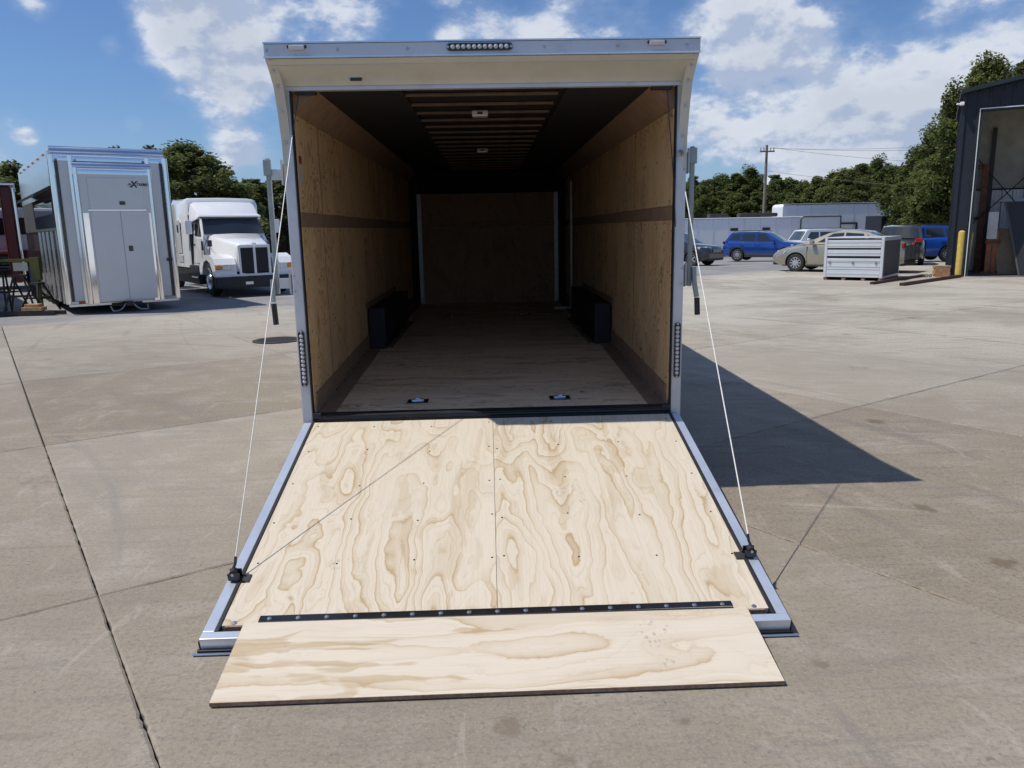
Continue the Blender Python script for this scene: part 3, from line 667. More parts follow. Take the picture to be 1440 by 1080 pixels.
# cable anchors on both ramp sides
def anchor(s_, y):
    b_ = rp('cable_anchor', MB().b2(s_*1.165, s_*1.25, y-.028, y+.028, .002, .008, bev=.002), 'darktrim')
    ear = MB()
    for dy in (-.02, .02): ear.b2(s_*1.205, s_*1.262, y+dy-.004, y+dy+.004, .008, .048, bev=.005)
    ear.build('ear', 'blackgloss', b_)
    MB().cyl((s_*1.238, y-.016, .042), (s_*1.238, y+.016, .042), .017, 14).build('pulley', 'black', b_, smooth=True)
    MB().cyl((s_*1.238, y-.026, .042), (s_*1.238, y+.026, .042), .007, 8).build('pulley_bolt', 'screw', b_, smooth=True)
    MB().tube([(s_*1.25, y-.02, .03), (s_*1.235, y+.03, .07), (s_*1.24, y+.06, .085)], .007, 6).build('hook', 'screwdark', b_)
    M_ = Matrix.Rotation(-ra, 4, 'X'); q = M_ @ Vector((s_*1.24, y+.06, .085)); return R0+q
AL, AR = anchor(-1, -1.72), anchor(1, -1.66)
# flap on the ground
flen = .475
fy0, fz0 = -2.05, .078
fa = math.atan2(fz0-.024, .42)
flap = MB().b2(-1.10, 1.10, -flen, -.012, -.018, .0).build('ramp_flap', 'plyflap', tr, loc=(0, fy0+.045, fz0+.028), rot=(fa+.045, 0, math.radians(.35)))
MB().b2(-1.1005, 1.1005, -flen-.0015, -flen-.0002, -.0185, -.0008).build('flap_edge', 'plyedge', flap)
for s_ in (-1, 1): MB().b2(s_*1.1002, s_*1.1012, -flen, -.012, -.0185, -.0008).build('flap_edge', 'plyedge', flap)
# cables: dark upper run inside the opening, pale run down to the ramp
def cable(name, pts, r, m, sag=0.):
    out = []
    for a, b_ in zip(pts, pts[1:]):
        a, b_ = Vector(a), Vector(b_)
        for k in range(8): t = k/8; p = a.lerp(b_, t); p.z -= sag*4*t*(1-t); out.append(p)
    out.append(Vector(pts[-1])); return P(name, MB().tube(out, r, 6), m, smooth=True)
cable('ramp_cable', [(-1.215, -.03, 2.36), AL], .0030, 'rope', .008)
cable('upper_cable', [(-1.17, .02, 2.615), (-1.215, -.03, 2.36)], .003, 'wiredark')
cable('ramp_cable', [(1.235, -.03, 2.19), AR], .0033, 'rope', .006)
cable('upper_cable', [(1.16, .02, 2.615), (1.21, -.0, 2.05), (1.225, -.02, 1.75)], .003, 'wiredark')
P('cable_eye', MB().lathe([(.010, -.01), (.022, 0), (.010, .01)], 'Y', 12, (1.245, -.02, 2.215)), 'galv', smooth=True)

# ------------------------------------------------------------------ vehicles
def interp(keys, x):
    ks = np.array(keys, float); return [float(np.interp(x, ks[:, 0], ks[:, i])) for i in range(1, ks.shape[1])]
def smooth_keys(keys, x):
    """linear interpolation lightly rounded"""
    h = .06; a, b_, c = interp(keys, x-h), interp(keys, x), interp(keys, x+h); return [(p+2*q+r)/4 for p, q, r in zip(a, b_, c)]
def make_car(name, label, cat, spec, paint, loc, rz, group=None, scale=None, plate=False):
    """car with its nose at local x=0 looking to -x; length runs to +x"""
    t = thing(name, label, cat, loc, rz, group, scale)
    L_, W_ = spec['L'], spec['W']/2
    top, zb = spec['top'], spec['sill']
    xs_ = sorted(set([round(x, 3) for x in np.linspace(0, L_, 34)] + [k[0] for k in top]))
    b_ = MB(); rings = []
    for x in xs_:
        (zt,) = smooth_keys(top, x) if .05 < x < L_-.05 else interp(top, x)
        e = min(x, L_-x); wf = 1-.16*max(0., 1-e/.55)**2.2; w2 = W_*wf
        lo = zb + (.10*max(0, 1-e/.35)); hgt = zt-lo
        ring = [(0, lo), (w2*.80, lo), (w2*.965, lo+.05), (w2, lo+hgt*.30), (w2*.995, lo+hgt*.62), (w2*.975, lo+hgt*.80), (w2*.93, lo+hgt*.93), (w2*.84, zt-.012), (w2*.5, zt+.02), (0, zt+.03)]
        rings.append([(x, y, z) for y, z in ring] + [(x, -y, z) for y, z in ring[-2:0:-1]])
    k = len(rings[0]); vs = [p for r in rings for p in r]
    fs = [(i*k+j, i*k+(j+1) % k, (i+1)*k+(j+1) % k, (i+1)*k+j) for i in range(len(rings)-1) for j in range(k)] + [tuple(range(k)), tuple(range((len(rings)-1)*k, len(rings)*k))]
    b_.add(vs, fs)
    body = b_.build('body', paint, t, True)
    body.data.materials.append(M['darktrim'])
    # wheel arches cut out of the body
    R_ = spec['wr']; cut = MB()
    for wx in spec['wheels']: cut.cyl((wx, -W_*1.3, R_*1.02), (wx, W_*1.3, R_*1.02), R_*1.17, 28)
    cm = cut.mesh('cut', 'darktrim'); co = link('cut', cm, t)
    bpy.context.view_layer.update()
    md = body.modifiers.new('arch', 'BOOLEAN'); md.object = co; md.operation = 'DIFFERENCE'; md.solver = 'EXACT'; md.material_mode = 'TRANSFER'
    dg = bpy.context.evaluated_depsgraph_get(); bpy.context.view_layer.update()
    nm = bpy.data.meshes.new_from_object(body.evaluated_get(bpy.context.evaluated_depsgraph_get()))
    body.modifiers.clear(); body.data = nm; bpy.data.objects.remove(co)
    nm.polygons.foreach_set('use_smooth', [True]*len(nm.polygons)); nm.set_sharp_from_angle(angle=math.radians(32))
    # greenhouse
    g = spec['green']     # list of (x, z_roof) from windscreen base over the roof to rear glass base
    bw, rw = W_*.90, W_*spec.get('tumble', .70); base = spec['belt']
    x0_, x1_ = g[0][0], g[-1][0]; zr = max(z for _, z in g)
    def hw(z): return bw+(rw-bw)*(z-base)/(zr-base)
    poly = [(x, z) for x, z in g]
    gh = MB(); nn = len(poly)
    L1 = [(x, hw(z), z) for x, z in poly]; R1_ = [(x, -hw(z), z) for x, z in poly]
    inner = [(x, hw(z)*.6, z+(.03 if 0 < i < nn-1 else 0)) for i, (x, z) in enumerate(poly)]; innr = [(x, -y, z) for x, y, z in inner]
    gh.v = L1+inner+innr+R1_
    for i in range(nn-1):
        gh.f += [(i, i+1, nn+i+1, nn+i), (nn+i, nn+i+1, 2*nn+i+1, 2*nn+i), (2*nn+i, 2*nn+i+1, 3*nn+i+1, 3*nn+i)]
    gh.f += [tuple(range(nn)), tuple(range(3*nn, 4*nn))[::-1]]
    gh.build('cabin', paint, t, True)
    # side glass, each pane a part of its own
    for s_ in (-1, 1):
        for pn in spec['panes']:
            pts = [(x, s_*(hw(z)+.006), z) for x, z in pn]
            if s_ < 0: pts = pts[::-1]
            MB().plate(pts, .004).build('side_window', 'glass', t)
    def lerp2(a, b__, u): return (a[0]+(b__[0]-a[0])*u, a[1]+(b__[1]-a[1])*u)
    ws = spec['screen']     # index pairs of the greenhouse polygon
    for nm_, (i, j), m_ in (('windscreen', ws[0], 'glasslite'), ('rear_window', ws[1], 'glass')):
        a, c = lerp2(poly[i], poly[j], .06), lerp2(poly[i], poly[j], .93)
        nx, nz = -(c[1]-a[1]), (c[0]-a[0]); l_ = math.hypot(nx, nz); nx, nz = nx/l_*.034, nz/l_*.034
        if nz < 0: nx, nz = -nx, -nz
        ya, yc = hw(a[1])*.90, hw(c[1])*.86
        gl = MB(); gl.v = [(a[0]+nx*.3, -ya, a[1]+nz*.3), (a[0]+nx, -ya*.55, a[1]+nz), (a[0]+nx, ya*.55, a[1]+nz), (a[0]+nx*.3, ya, a[1]+nz*.3), (c[0]+nx*.3, yc, c[1]+nz*.3), (c[0]+nx, yc*.55, c[1]+nz), (c[0]+nx, -yc*.55, c[1]+nz), (c[0]+nx*.3, -yc, c[1]+nz*.3)]
        gl.f = [(0, 1, 6, 7), (1, 2, 5, 6), (2, 3, 4, 5)]; gl.build(nm_, m_, t, True)
    # wheels
    tm = tyre_mesh(R_, .22)
    for s_ in (-1, 1):
        rm = rim_mesh(R_, .22, spec.get('spokes', 10), 'rim', s_); bm_ = back_mesh(R_, .22, s_)
        for wx in spec['wheels']:
            o = link('wheel', tm, t, (wx, s_*(W_-.115), R_)); link('rim', rm, o); link('brake_backing', bm_, o)
    # cladding, bumpers, lamps, mirrors, handles, seams
    zs = zb
    for s_ in (-1, 1):
        a, c = spec['wheels'][0]+R_*1.2, spec['wheels'][1]-R_*1.2
        MB().b2(a, c, s_*(W_*.93), s_*(W_+.006), zs, zs+spec.get('clad', .10), bev=.02).build('sill', 'darktrim', t)
        for wx in spec['wheels']:
            if spec.get('clad', 0) > .12: MB().lathe([(R_*1.16, s_*(W_-.03)), (R_*1.30, s_*(W_-.03)), (R_*1.30, s_*(W_+.012)), (R_*1.16, s_*(W_+.012))], 'Y', 20, (wx, 0, R_*1.02), 0, math.pi).build('arch_moulding', 'darktrim', t)
        fx = spec['lampx']; zl = spec['lampz']
        # headlamp wraps the front corner
        hl = MB(); yw = W_*.86
        hl.v = [(fx[0], s_*yw*.62, zl), (fx[0]+.02, s_*yw*.60, zl+.12), (fx[0]+.12, s_*yw*.98, zl+.15), (fx[1], s_*W_*1.0, zl+.14), (fx[1]-.1, s_*W_*1.0, zl+.03), (fx[0]+.10, s_*yw*.98, zl)]
        hl.f = [(0, 1, 2, 5), (5, 2, 3, 4)]; hl.build('headlamp', 'head', t)
        MB().b2(L_-.10, L_-.015, s_*W_*.60, s_*W_*.90, spec['tailz'], spec['tailz']+.16, bev=.03).build('tail_lamp', 'redlens', t)
        mx_ = g[0][0]+.42
        MB().box((mx_, s_*(W_+.07), base+.09), (.13, .20, .13), bev=.035).build('mirror', paint if spec.get('mirpaint', True) else 'darktrim', t)
        for dx in spec['handles']: MB().box((dx, s_*(W_*1.0), base-.14), (.17, .03, .03), bev=.008).build('door_handle', paint, t)
        for dx in spec['doors']: MB().b2(dx-.006, dx+.006, s_*W_*.955, s_*(W_*1.003), zs+.12, base-.06).build('door_gap', 'darktrim', t)
        if spec.get('rails'): MB().tube([(g[1][0]+.15, s_*rw*.93, zr+.03), (g[1][0]+.25, s_*rw*.93, zr+.065), (g[-2][0]-.25, s_*rw*.93, zr+.065), (g[-2][0]-.15, s_*rw*.93, zr+.03)], .014, 6).build('roof_rail', 'darktrim', t)
    gzl = spec['grille']
    gr = MB().b2(-.012, .05, -W_*.52, W_*.52, gzl[0], gzl[1], bev=.03).build('grille', 'darktrim', t)
    for k in range(spec.get('slots', 3)):
        if spec.get('slotv'): yy = -W_*.45+W_*.9*(k+.5)/spec['slots']; MB().b2(-.022, -.012, yy-.028, yy+.028, gzl[0]+.015, gzl[1]-.015, bev=.004).build('grille_slot', 'rim', gr)
        else: zz = gzl[0]+(gzl[1]-gzl[0])*(k+.6)/spec['slots']; MB().b2(-.022, -.012, -W_*.48, W_*.48, zz-.012, zz+.012, bev=.004).build('grille_bar', 'rim', gr)
    MB().b2(-.02, .25, -W_*.78, W_*.78, zs+.04, zs+.16, bev=.04).build('front_bumper', 'darktrim', t)
    MB().b2(L_-.2, L_+.02, -W_*.80, W_*.80, zs+.05, zs+.26, bev=.04).build('rear_bumper', 'darktrim', t)
    if plate: MB().b2(L_+.001, L_+.012, -.18, .18, spec['tailz']-.12, spec['tailz']+.02).build('number_plate', 'sticker', t)
    return t
SUV = dict(L=4.5, W=1.86, sill=.24, wr=.36, wheels=(.88, 3.58), belt=1.06, clad=.17, mirpaint=True, rails=True, tumble=.74,
    top=[(0, .78), (.12, .94), (.5, 1.03), (1.2, 1.10), (1.6, 1.12), (4.1, 1.15), (4.42, 1.06), (4.5, .9)],
    green=[(1.12, 1.07), (1.95, 1.58), (2.5, 1.655), (3.4, 1.66), (4.0, 1.60), (4.38, 1.10)], screen=((0, 1), (4, 5)),
    panes=[[(1.62, 1.13), (2.52, 1.14), (2.52, 1.55), (2.08, 1.55)], [(2.60, 1.14), (3.42, 1.16), (3.36, 1.55), (2.60, 1.56)], [(3.50, 1.18), (4.08, 1.25), (3.86, 1.52), (3.45, 1.54)]],
    lampx=(.05, .62), lampz=.80, tailz=.98, handles=(2.38, 3.3), doors=(1.5, 2.56, 3.42), grille=(.62, .84), slots=3, spokes=10)
DSUV = dict(SUV, grille=(.66, .86), slots=7, slotv=True, lampz=.82, spokes=5)
BOX = dict(L=4.4, W=1.84, sill=.30, wr=.36, wheels=(.80, 3.43), belt=1.10, clad=.12, rails=True, tumble=.84,
    top=[(0, .95), (.08, 1.05), (.5, 1.10), (1.2, 1.13), (4.3, 1.15), (4.4, 1.1)],
    green=[(1.15, 1.10), (1.55, 1.70), (1.8, 1.76), (3.9, 1.76), (4.2, 1.70), (4.33, 1.12)], screen=((0, 1), (4, 5)),
    panes=[[(1.52, 1.18), (2.30, 1.18), (2.30, 1.62), (1.78, 1.62)], [(2.40, 1.18), (3.20, 1.18), (3.20, 1.62), (2.40, 1.62)], [(3.32, 1.18), (4.12, 1.18), (4.02, 1.62), (3.32, 1.62)]],
    lampx=(.03, .35), lampz=.86, tailz=1.0, handles=(2.2, 3.1), doors=(1.45, 2.35, 3.26), grille=(.80, 1.0), slots=7, slotv=True, spokes=5)
SED = dict(L=4.54, W=1.82, sill=.20, wr=.325, wheels=(.90, 3.55), belt=.98, clad=.07, tumble=.68,
    top=[(0, .62), (.10, .74), (.35, .84), (.8, .94), (1.25, 1.01), (3.9, 1.06), (4.35, 1.05), (4.54, .92)],
    green=[(1.08, .98), (1.98, 1.38), (2.35, 1.455), (2.85, 1.465), (3.3, 1.40), (4.12, 1.07)], screen=((0, 1), (4, 5)),
    panes=[[(1.62, 1.06), (2.50, 1.07), (2.50, 1.39), (2.14, 1.36)], [(2.57, 1.07), (3.30, 1.09), (3.16, 1.35), (2.57, 1.39)], [(3.36, 1.10), (3.72, 1.11), (3.28, 1.31)]],
    lampx=(.05, .55), lampz=.62, tailz=.86, handles=(2.36, 3.22), doors=(1.30, 2.54, 3.40), grille=(.34, .52), slots=2, spokes=10)

def heading(deg): return math.radians(deg)
# local -x is the nose.  rz=180 => nose to +x (right); rz=0 => nose to the left
def place_nose(px, py, Y):
    v = at(px, py, Y); return (v.x, Y, gz(Y))
v = gp(1098, 383)
make_car('parked_car', 'beige sedan parked behind the aluminium crate, nose pointing left', 'car', SED, 'beige', (at(1097, 380, 29.9).x, 29.9, 0), math.radians(-42), 'cars parked in the yard', 1.01)
make_car('parked_car', 'royal blue crossover SUV parked before the long white trailer', 'car', SUV, 'blue', (17.7, 43.2, gz(44)), math.radians(180-36), 'cars parked in the yard')
make_car('parked_car', 'charcoal SUV with slotted grille, half hidden by the trailer\'s right post', 'car', DSUV, 'char', (11.2, 38.1, gz(40)), math.radians(180-42), 'cars parked in the yard', 1.0)
make_car('parked_car', 'boxy white SUV parked between the blue crossover and the beige sedan', 'car', BOX, 'truckwhite', (17.6, 47.5, gz(47)), math.radians(6), 'cars parked in the yard')
make_car('parked_car', 'dark SUV seen from behind, right of the aluminium crate', 'car', dict(SUV, slots=2), 'char', (at(1270, 350, 36.).x, 36., gz(33)), math.radians(240), 'cars parked in the yard', 1.0, plate=True)
make_car('parked_car', 'bright blue car parked against the dark shed\'s left wall', 'car', dict(SUV, clad=.08, rails=True), 'blue2', (at(1212, 350, 38.).x, 38., gz(37)), math.radians(-6), 'cars parked in the yard', 1.02)

# ---- white semi truck; local -y is the nose direction, x across
tk = thing('semi_truck', 'white conventional semi truck with sleeper cab beside the silver trailer', 'truck', (-7.22, 23.45, 0), math.radians(33))
tk.scale = (.97, .97, .97)
T = lambda n_, mb_, m, par=None, **k: mb_.build(n_, m, par or tk, **k)
def loft(rings, caps=True):
    b_ = MB(); k = len(rings[0]); b_.v = [p for r in rings for p in r]
    b_.f = [(i*k+j, i*k+(j+1) % k, (i+1)*k+(j+1) % k, (i+1)*k+j) for i in range(len(rings)-1) for j in range(k)]
    if caps: b_.f += [tuple(range(k)), tuple(range((len(rings)-1)*k, len(rings)*k))]
    return b_
def ring(y, w0, w1, z0, z1, r=.10):    # bottom half width, top half width, z, rounded top
    h = [(w0, z0), (w0+(w1-w0)*.55, z0+(z1-z0)*.55), (w1, z1-r), (w1-r*.3, z1-r*.3), (w1-r, z1), (0, z1+.02)]
    return [(x, y, z) for x, z in h] + [(-x, y, z) for x, z in h[-2::-1]]
# nose at y=-.9 (front axle at y=0)
T('hood', loft([ring(-.86, .50, .46, .72, 1.50, .10), ring(-.70, .56, .50, .72, 1.58, .12), ring(.1, .80, .66, .80, 1.70, .16), ring(.95, .98, .84, .85, 1.83, .18)]), 'truckwhite', smooth=True)
for s_ in (-1, 1):
    prof = [(-.92, .62), (-.90, .95), (-.75, 1.12), (-.35, 1.23), (.25, 1.22), (.62, 1.08), (.95, .85), (.95, .62), (.66, .62), (.58, .82), (.35, 1.02), (0, 1.08), (-.34, 1.0), (-.56, .78), (-.60, .62)]
    T('fender', MB().ext(prof, lambda u, v_, t: (s_*t, u, v_), .55, 1.16), 'truckwhite')
    bevel(tk.children[-1], .05, 3)
    lamp = T('headlight', MB().b2(s_*.62, s_*.96, -.955, -.90, .80, .955, bev=.02), 'head'); T('lamp_divider', MB().b2(s_*.775, s_*.79, -.96, -.95, .81, .95), 'chrome', lamp)
    T('turn_signal', MB().b2(s_*.965, s_*1.13, -.94, -.86, .80, .955, bev=.03), 'amber')
T('grille', MB().b2(-.42, .42, -.90, -.86, .70, 1.42, bev=.02), 'black')
gs = T('grille_surround', MB().b2(-.47, -.40, -.93, -.86, .66, 1.44, bev=.01).b2(.40, .47, -.93, -.86, .66, 1.44, bev=.01).b2(-.47, .47, -.935, -.86, 1.42, 1.50, bev=.01).b2(-.035, .035, -.94, -.86, .66, 1.45, bev=.01).b2(-.47, .47, -.93, -.86, .62, .67, bev=.01), 'truckwhite')
T('hood_ornament', MB().b2(-.06, .06, -.955, -.93, 1.42, 1.56, bev=.02), 'chrome')
for k in range(9):
    for s_ in (-1, 1):
        x = s_*(.075+.036*k); T('grille_bar', MB().b2(x-.006, x+.006, -.915, -.90, .70, 1.42), 'darktrim', gs)
bmp = T('bumper', MB().b2(-1.19, 1.19, -1.06, -.80, .26, .60, bev=.05), 'black'); T('tow_plate', MB().b2(-.36, -.14, -1.075, -1.058, .36, .44), 'alu', bmp)
T('bumper_top', MB().b2(-1.17, 1.17, -.97, -.8, .585, .66, bev=.02), 'truckwhite')
# cab with sloping windscreen
T('cab', loft([ring(.95, 1.02, 1.00, .82, 1.66, .05), ring(1.0, 1.04, .97, .82, 1.80, .08), ring(1.42, 1.05, .92, .82, 2.36, .12), ring(2.1, 1.06, .95, .82, 2.42, .12)]), 'truckwhite', smooth=True)
fr_ = loft([ring(1.45, 1.0, .93, 2.30, 2.40, .04), ring(1.75, 1.04, .98, 2.25, 2.62, .10), ring(2.35, 1.14, 1.06, 2.1, 2.93, .16), ring(2.6, 1.18, 1.12, 1.9, 2.98, .16)]); T('roof_fairing', fr_, 'truckwhite', smooth=True)
T('sleeper', loft([ring(2.12, 1.12, 1.07, .80, 2.78, .14), ring(2.25, 1.20, 1.14, .80, 2.95, .16), ring(4.1, 1.20, 1.15, .80, 2.99, .16), ring(4.2, 1.17, 1.12, .80, 2.93, .16)]), 'truckwhite', smooth=True)
T('windscreen', MB().plate([(-.93, .985, 1.83), (0, .94, 1.85), (0, 1.36, 2.32), (-.86, 1.385, 2.31)], .012), 'glass'); T('windscreen', MB().plate([(0, .94, 1.85), (.93, .985, 1.83), (.86, 1.385, 2.31), (0, 1.36, 2.32)], .012), 'glass')
T('sun_visor', MB().add([(-.95, 1.28, 2.40), (.95, 1.28, 2.40), (.90, 1.50, 2.46), (-.90, 1.50, 2.46), (-.95, 1.26, 2.36), (.95, 1.26, 2.36), (.9, 1.5, 2.42), (-.9, 1.5, 2.42)], [(0, 1, 2, 3), (4, 7, 6, 5), (0, 4, 5, 1), (2, 6, 7, 3), (1, 5, 6, 2), (0, 3, 7, 4)]), 'truckwhite')
T('visor_gap', MB().b2(-.9, .9, 1.40, 1.43, 2.335, 2.365), 'black')
for s_ in (-1, 1):
    def sx(z): return s_*(1.055-(z-.82)*.088+.008)
    w_ = [(1.16, 1.78), (1.98, 1.78), (1.98, 2.28), (1.46, 2.28)]
    pts = [(sx(z), y, z) for y, z in w_]; T('side_window', MB().plate(pts if s_ > 0 else pts[::-1], .006), 'glass')
    dr_ = T('door', MB().plate([(sx(z)-s_*.002, y, z) for y, z in ([(1.04, .95), (2.03, .95), (2.03, 1.70), (1.1, 1.70)] if s_ > 0 else [(1.04, .95), (1.1, 1.70), (2.03, 1.70), (2.03, .95)])], .012), 'truckwhite')
    T('door_handle', MB().b2(sx(1.5)-.01, sx(1.5)+.03*s_, 1.85, 1.98, 1.50, 1.54), 'darktrim', dr_)
    T('vent_window', MB().b2(s_*1.0, s_*1.035, .86, 1.0, 1.35, 1.62), 'glass')
    T('sleeper_hatch', MB().b2(s_*1.195, s_*1.212, 2.9, 3.45, 1.25, 2.30, bev=.03), 'truckwhite'); T('hatch_window', MB().b2(s_*1.21, s_*1.217, 3.1, 3.3, 1.9, 2.15, bev=.004), 'glass')
    T('locker_door', MB().b2(s_*1.198, s_*1.213, 2.8, 3.45, .95, 1.18, bev=.003), 'trailergrey')
    T('side_skirt', MB().b2(s_*.9, s_*1.17, 1.05, 4.1, .30, .88, bev=.04), 'black')
    T('fuel_tank', MB().cyl((s_*.85, 2.2, .52), (s_*.85, 3.6, .52), .27, 20), 'alu_bright', smooth=True)
    mr = T('mirror', MB().box((s_*1.36, .98, 2.05), (.20, .10, .42), bev=.05), 'truckwhite')
    T('mirror_arm', MB().tube([(s_*1.02, 1.05, 1.78), (s_*1.36, .98, 1.88)], .014, 6).tube([(s_*.98, 1.2, 2.2), (s_*1.36, .98, 2.18)], .012, 6), 'blackgloss', mr)
    T('fender_mirror', MB().box((s_*1.02, -.0, 1.56), (.13, .08, .20), bev=.03), 'blackgloss'); T('mirror_strut', MB().tube([(s_*1.0, .3, 1.2), (s_*1.02, .02, 1.5), (s_*.98, .9, 1.75)], .011, 6), 'blackgloss')
    T('exhaust_stack', MB().cyl((s_*1.02, 4.35, .9), (s_*1.02, 4.35, 3.0), .06, 12), 'chrome', smooth=True)
T('cab_gap', MB().b2(-1.10, 1.10, 2.102, 2.116, .9, 2.45), 'black')
for s_ in (-1, 1): T('hood_seam', MB().tube([(s_*.98, .94, .95), (s_*.96, .945, 1.45), (s_*.80, .945, 1.79)], .009, 5), 'darktrim'); T('hood_latch', MB().b2(s_*.97, s_*1.01, .78, .88, 1.22, 1.26, bev=.01), 'blackgloss'); T('grab_handle', MB().tube([(s_*1.11, 2.18, 1.1), (s_*1.13, 2.14, 1.5), (s_*1.10, 2.14, 1.9)], .014, 6), 'chrome'); T('step', MB().b2(s_*1.17, s_*1.20, 1.1, 1.9, .50, .54), 'alu_bright')
T('frame_rails', MB().b2(-.42, -.34, -.7, 7.2, .62, .84).b2(.34, .42, -.7, 7.2, .62, .84).b2(-.6, .6, 3.9, 4.2, .5, .7), 'black')
T('axle', MB().cyl((-1.0, 0, .5), (1.0, 0, .5), .07, 8).cyl((-1.0, 5.4, .5), (1.0, 5.4, .5), .09, 8), 'black')
_tt = tyre_mesh(.51, .28, 36)
for s_ in (-1, 1):
    rmesh = MB().lathe([(.325, s_*.14), (.30, s_*.155), (.27, s_*.10), (.16, s_*.085), (.12, s_*.16), (.09, s_*.19), (.001, s_*.195)], 'Y', 26)
    for k in range(10): a = 2*math.pi*k/10; rmesh.box((.225*math.cos(a), s_*.095, .225*math.sin(a)), (.05, .012, .05))
    rmesh = rmesh.mesh('rim', 'alu_bright', True)
    for yy in (0, 5.0, 6.1):
        o = link('wheel', _tt, tk, (s_*.98, yy, .51), (0, 0, -math.pi/2)); link('rim', rmesh, o)

# ---- silver show trailer on the left.  local x across the tail, local y toward its nose
a = math.radians(34.5)
Lc = gp(97, 430, .22)
st_ = thing('show_trailer', 'tall silver stacker trailer with polished corners, tail toward the camera', 'trailer', (Lc.x, Lc.y, 0), a)
Q = lambda n_, mb_, m, par=None, **k: mb_.build(n_, m, par or st_, **k)
TW, TH, TB, TL = 2.44, 3.80, .24, 8.0
def tail_round(w0, w1, y_, z0, z1, d_, r):
    """a box whose top rear edge is rolled over"""
    prof = [(y_+d_, z0), (y_, z0)] + [(y_+r-r*math.cos(t), z1-r+r*math.sin(t)) for t in [math.pi/2*k/6 for k in range(7)]] + [(y_+d_, z1)]
    return MB().ext(prof, lambda u, v_, t: (t, u, v_), w0, w1)
Q('body', MB().b2(.02, TW-.02, .30, TL, TB+.05, TH-.06), 'trailergrey')
Q('roof', tail_round(.03, TW-.03, .12, TH-.34, TH, TL-.1, .26), 'polish', smooth=True)
for x0_, x1_ in ((0, .42), (TW-.42, TW)):       # grey panels either side of the door box
    Q('tail_panel', MB().b2(x0_+.05, x1_-.05, .14, .30, TB+.06, TH-.33), 'trailergrey')
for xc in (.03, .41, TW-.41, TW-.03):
    Q('corner_moulding', MB().cyl((xc, .15, TB), (xc, .15, TH-.22), .07, 16), 'polish', smooth=True); Q('dark_reflection_strip', MB().b2(xc+.072*(1 if xc < 1 else -1), xc+.125*(1 if xc < 1 else -1), .12, .14, TB, TH-.3), 'blackgloss')  # black strips stand in for dark reflections along the polished mouldings
Q('door_box', MB().b2(.43, TW-.43, -.12, .30, TB+.02, TH-.62), 'trailergrey')
Q('door_box_hood', tail_round(.40, TW-.40, -.14, TH-.64, TH-.36, .44, .20), 'polish', smooth=True)
for xc in (.45, TW-.45): Q('door_box_moulding', MB().cyl((xc, -.11, TB), (xc, -.11, TH-.5), .05, 14), 'polish', smooth=True); 
Q('kick_moulding', MB().b2(.5, .62, -.135, -.121, TB+.0, TH-1.5), 'polish'); Q('kick_moulding', MB().b2(TW-.62, TW-.5, -.135, -.121, TB+.0, TH-1.5), 'polish')
up = Q('upper_door', MB().b2(.66, TW-.66+.04, -.142, -.122, TH-1.42, TH-.72, bev=.004), 'trailergrey')
Q('handle', MB().b2(1.28, 1.40, -.165, -.142, TH-1.32, TH-1.24, bev=.01), 'blackgloss', up)
for k in range(2):
    x0_ = .66+k*.622; dd = Q('lower_door', MB().b2(x0_, x0_+.612, -.142, -.122, TB+.05, TH-1.46, bev=.004), 'trailergrey')
    if k: Q('handle', MB().b2(x0_+.09, x0_+.18, -.165, -.142, 1.42, 1.54, bev=.01), 'blackgloss', dd)
Q('door_rail', MB().b2(.62, TW-.60, -.150, -.123, TH-1.455, TH-1.425), 'polish')
def text(s_, name, size, m, parent, loc, rot, ext=.004, shear=0., bold=.0):
    cu = bpy.data.curves.new(name, 'FONT'); cu.body = s_; cu.size = size; cu.extrude = ext; cu.align_x = 'CENTER'; cu.align_y = 'CENTER'; cu.shear = shear; cu.offset = bold
    tmp = bpy.data.objects.new('tmp', cu); C.objects.link(tmp); bpy.context.view_layer.update()
    me = bpy.data.meshes.new_from_object(tmp.evaluated_get(bpy.context.evaluated_depsgraph_get())); bpy.data.objects.remove(tmp)
    me.name = name; me.materials.clear(); me.materials.append(M[m]); return link(name, me, parent, loc, rot)
text('e', 'lettering', .15, 'blackgloss', st_, (1.53, -.145, TH-.86), (math.pi/2, 0, 0), shear=.2, bold=.006)
text('X', 'lettering', .19, 'blackgloss', st_, (1.62, -.145, TH-.86), (math.pi/2, 0, 0), shear=.2, bold=.008)
text('TREME', 'lettering', .08, 'blackgloss', st_, (1.80, -.145, TH-.86), (math.pi/2, 0, 0), shear=.2, bold=.002)
Q('tail_lamp', MB().b2(.05, .22, .10, .14, TB+.0, TB+.055), 'head'); Q('tail_lamp', MB().b2(.22, .40, .10, .14, TB+.0, TB+.055), 'redlens'); Q('tail_lamp', MB().b2(TW-.40, TW-.05, .10, .14, TB+.0, TB+.055), 'sticker')
Q('bumper_rail', MB().b2(.02, TW-.02, .05, .14, TB-.06, TB-.005), 'alu')
Q('door_lock', MB().b2(TW-.2, TW-.12, .09, .14, 1.15, 1.22), 'blackgloss')
ht = Q('hitch', MB().b2(1.16, 1.30, -.35, .2, .16, .26).b2(.9, 1.56, .0, .1, .14, .22), 'black')
for s_ in (-1, 1):
    pts = [(1.23+s_*.08, -.25, .2)] + [(1.23+s_*(.08+.06*k), -.25-.02*k, .2-.16*math.sin(min(1, k/3)*math.pi/2)*.9) for k in range(1, 6)] + [(1.23+s_*.40, -.2, .16)]
    Q('safety_chain', MB().tube(pts, .018, 6), 'galv', ht)
Q('running_gear', MB().b2(.1, TW-.1, .4, TL-.4, .25, TB+.06), 'black')
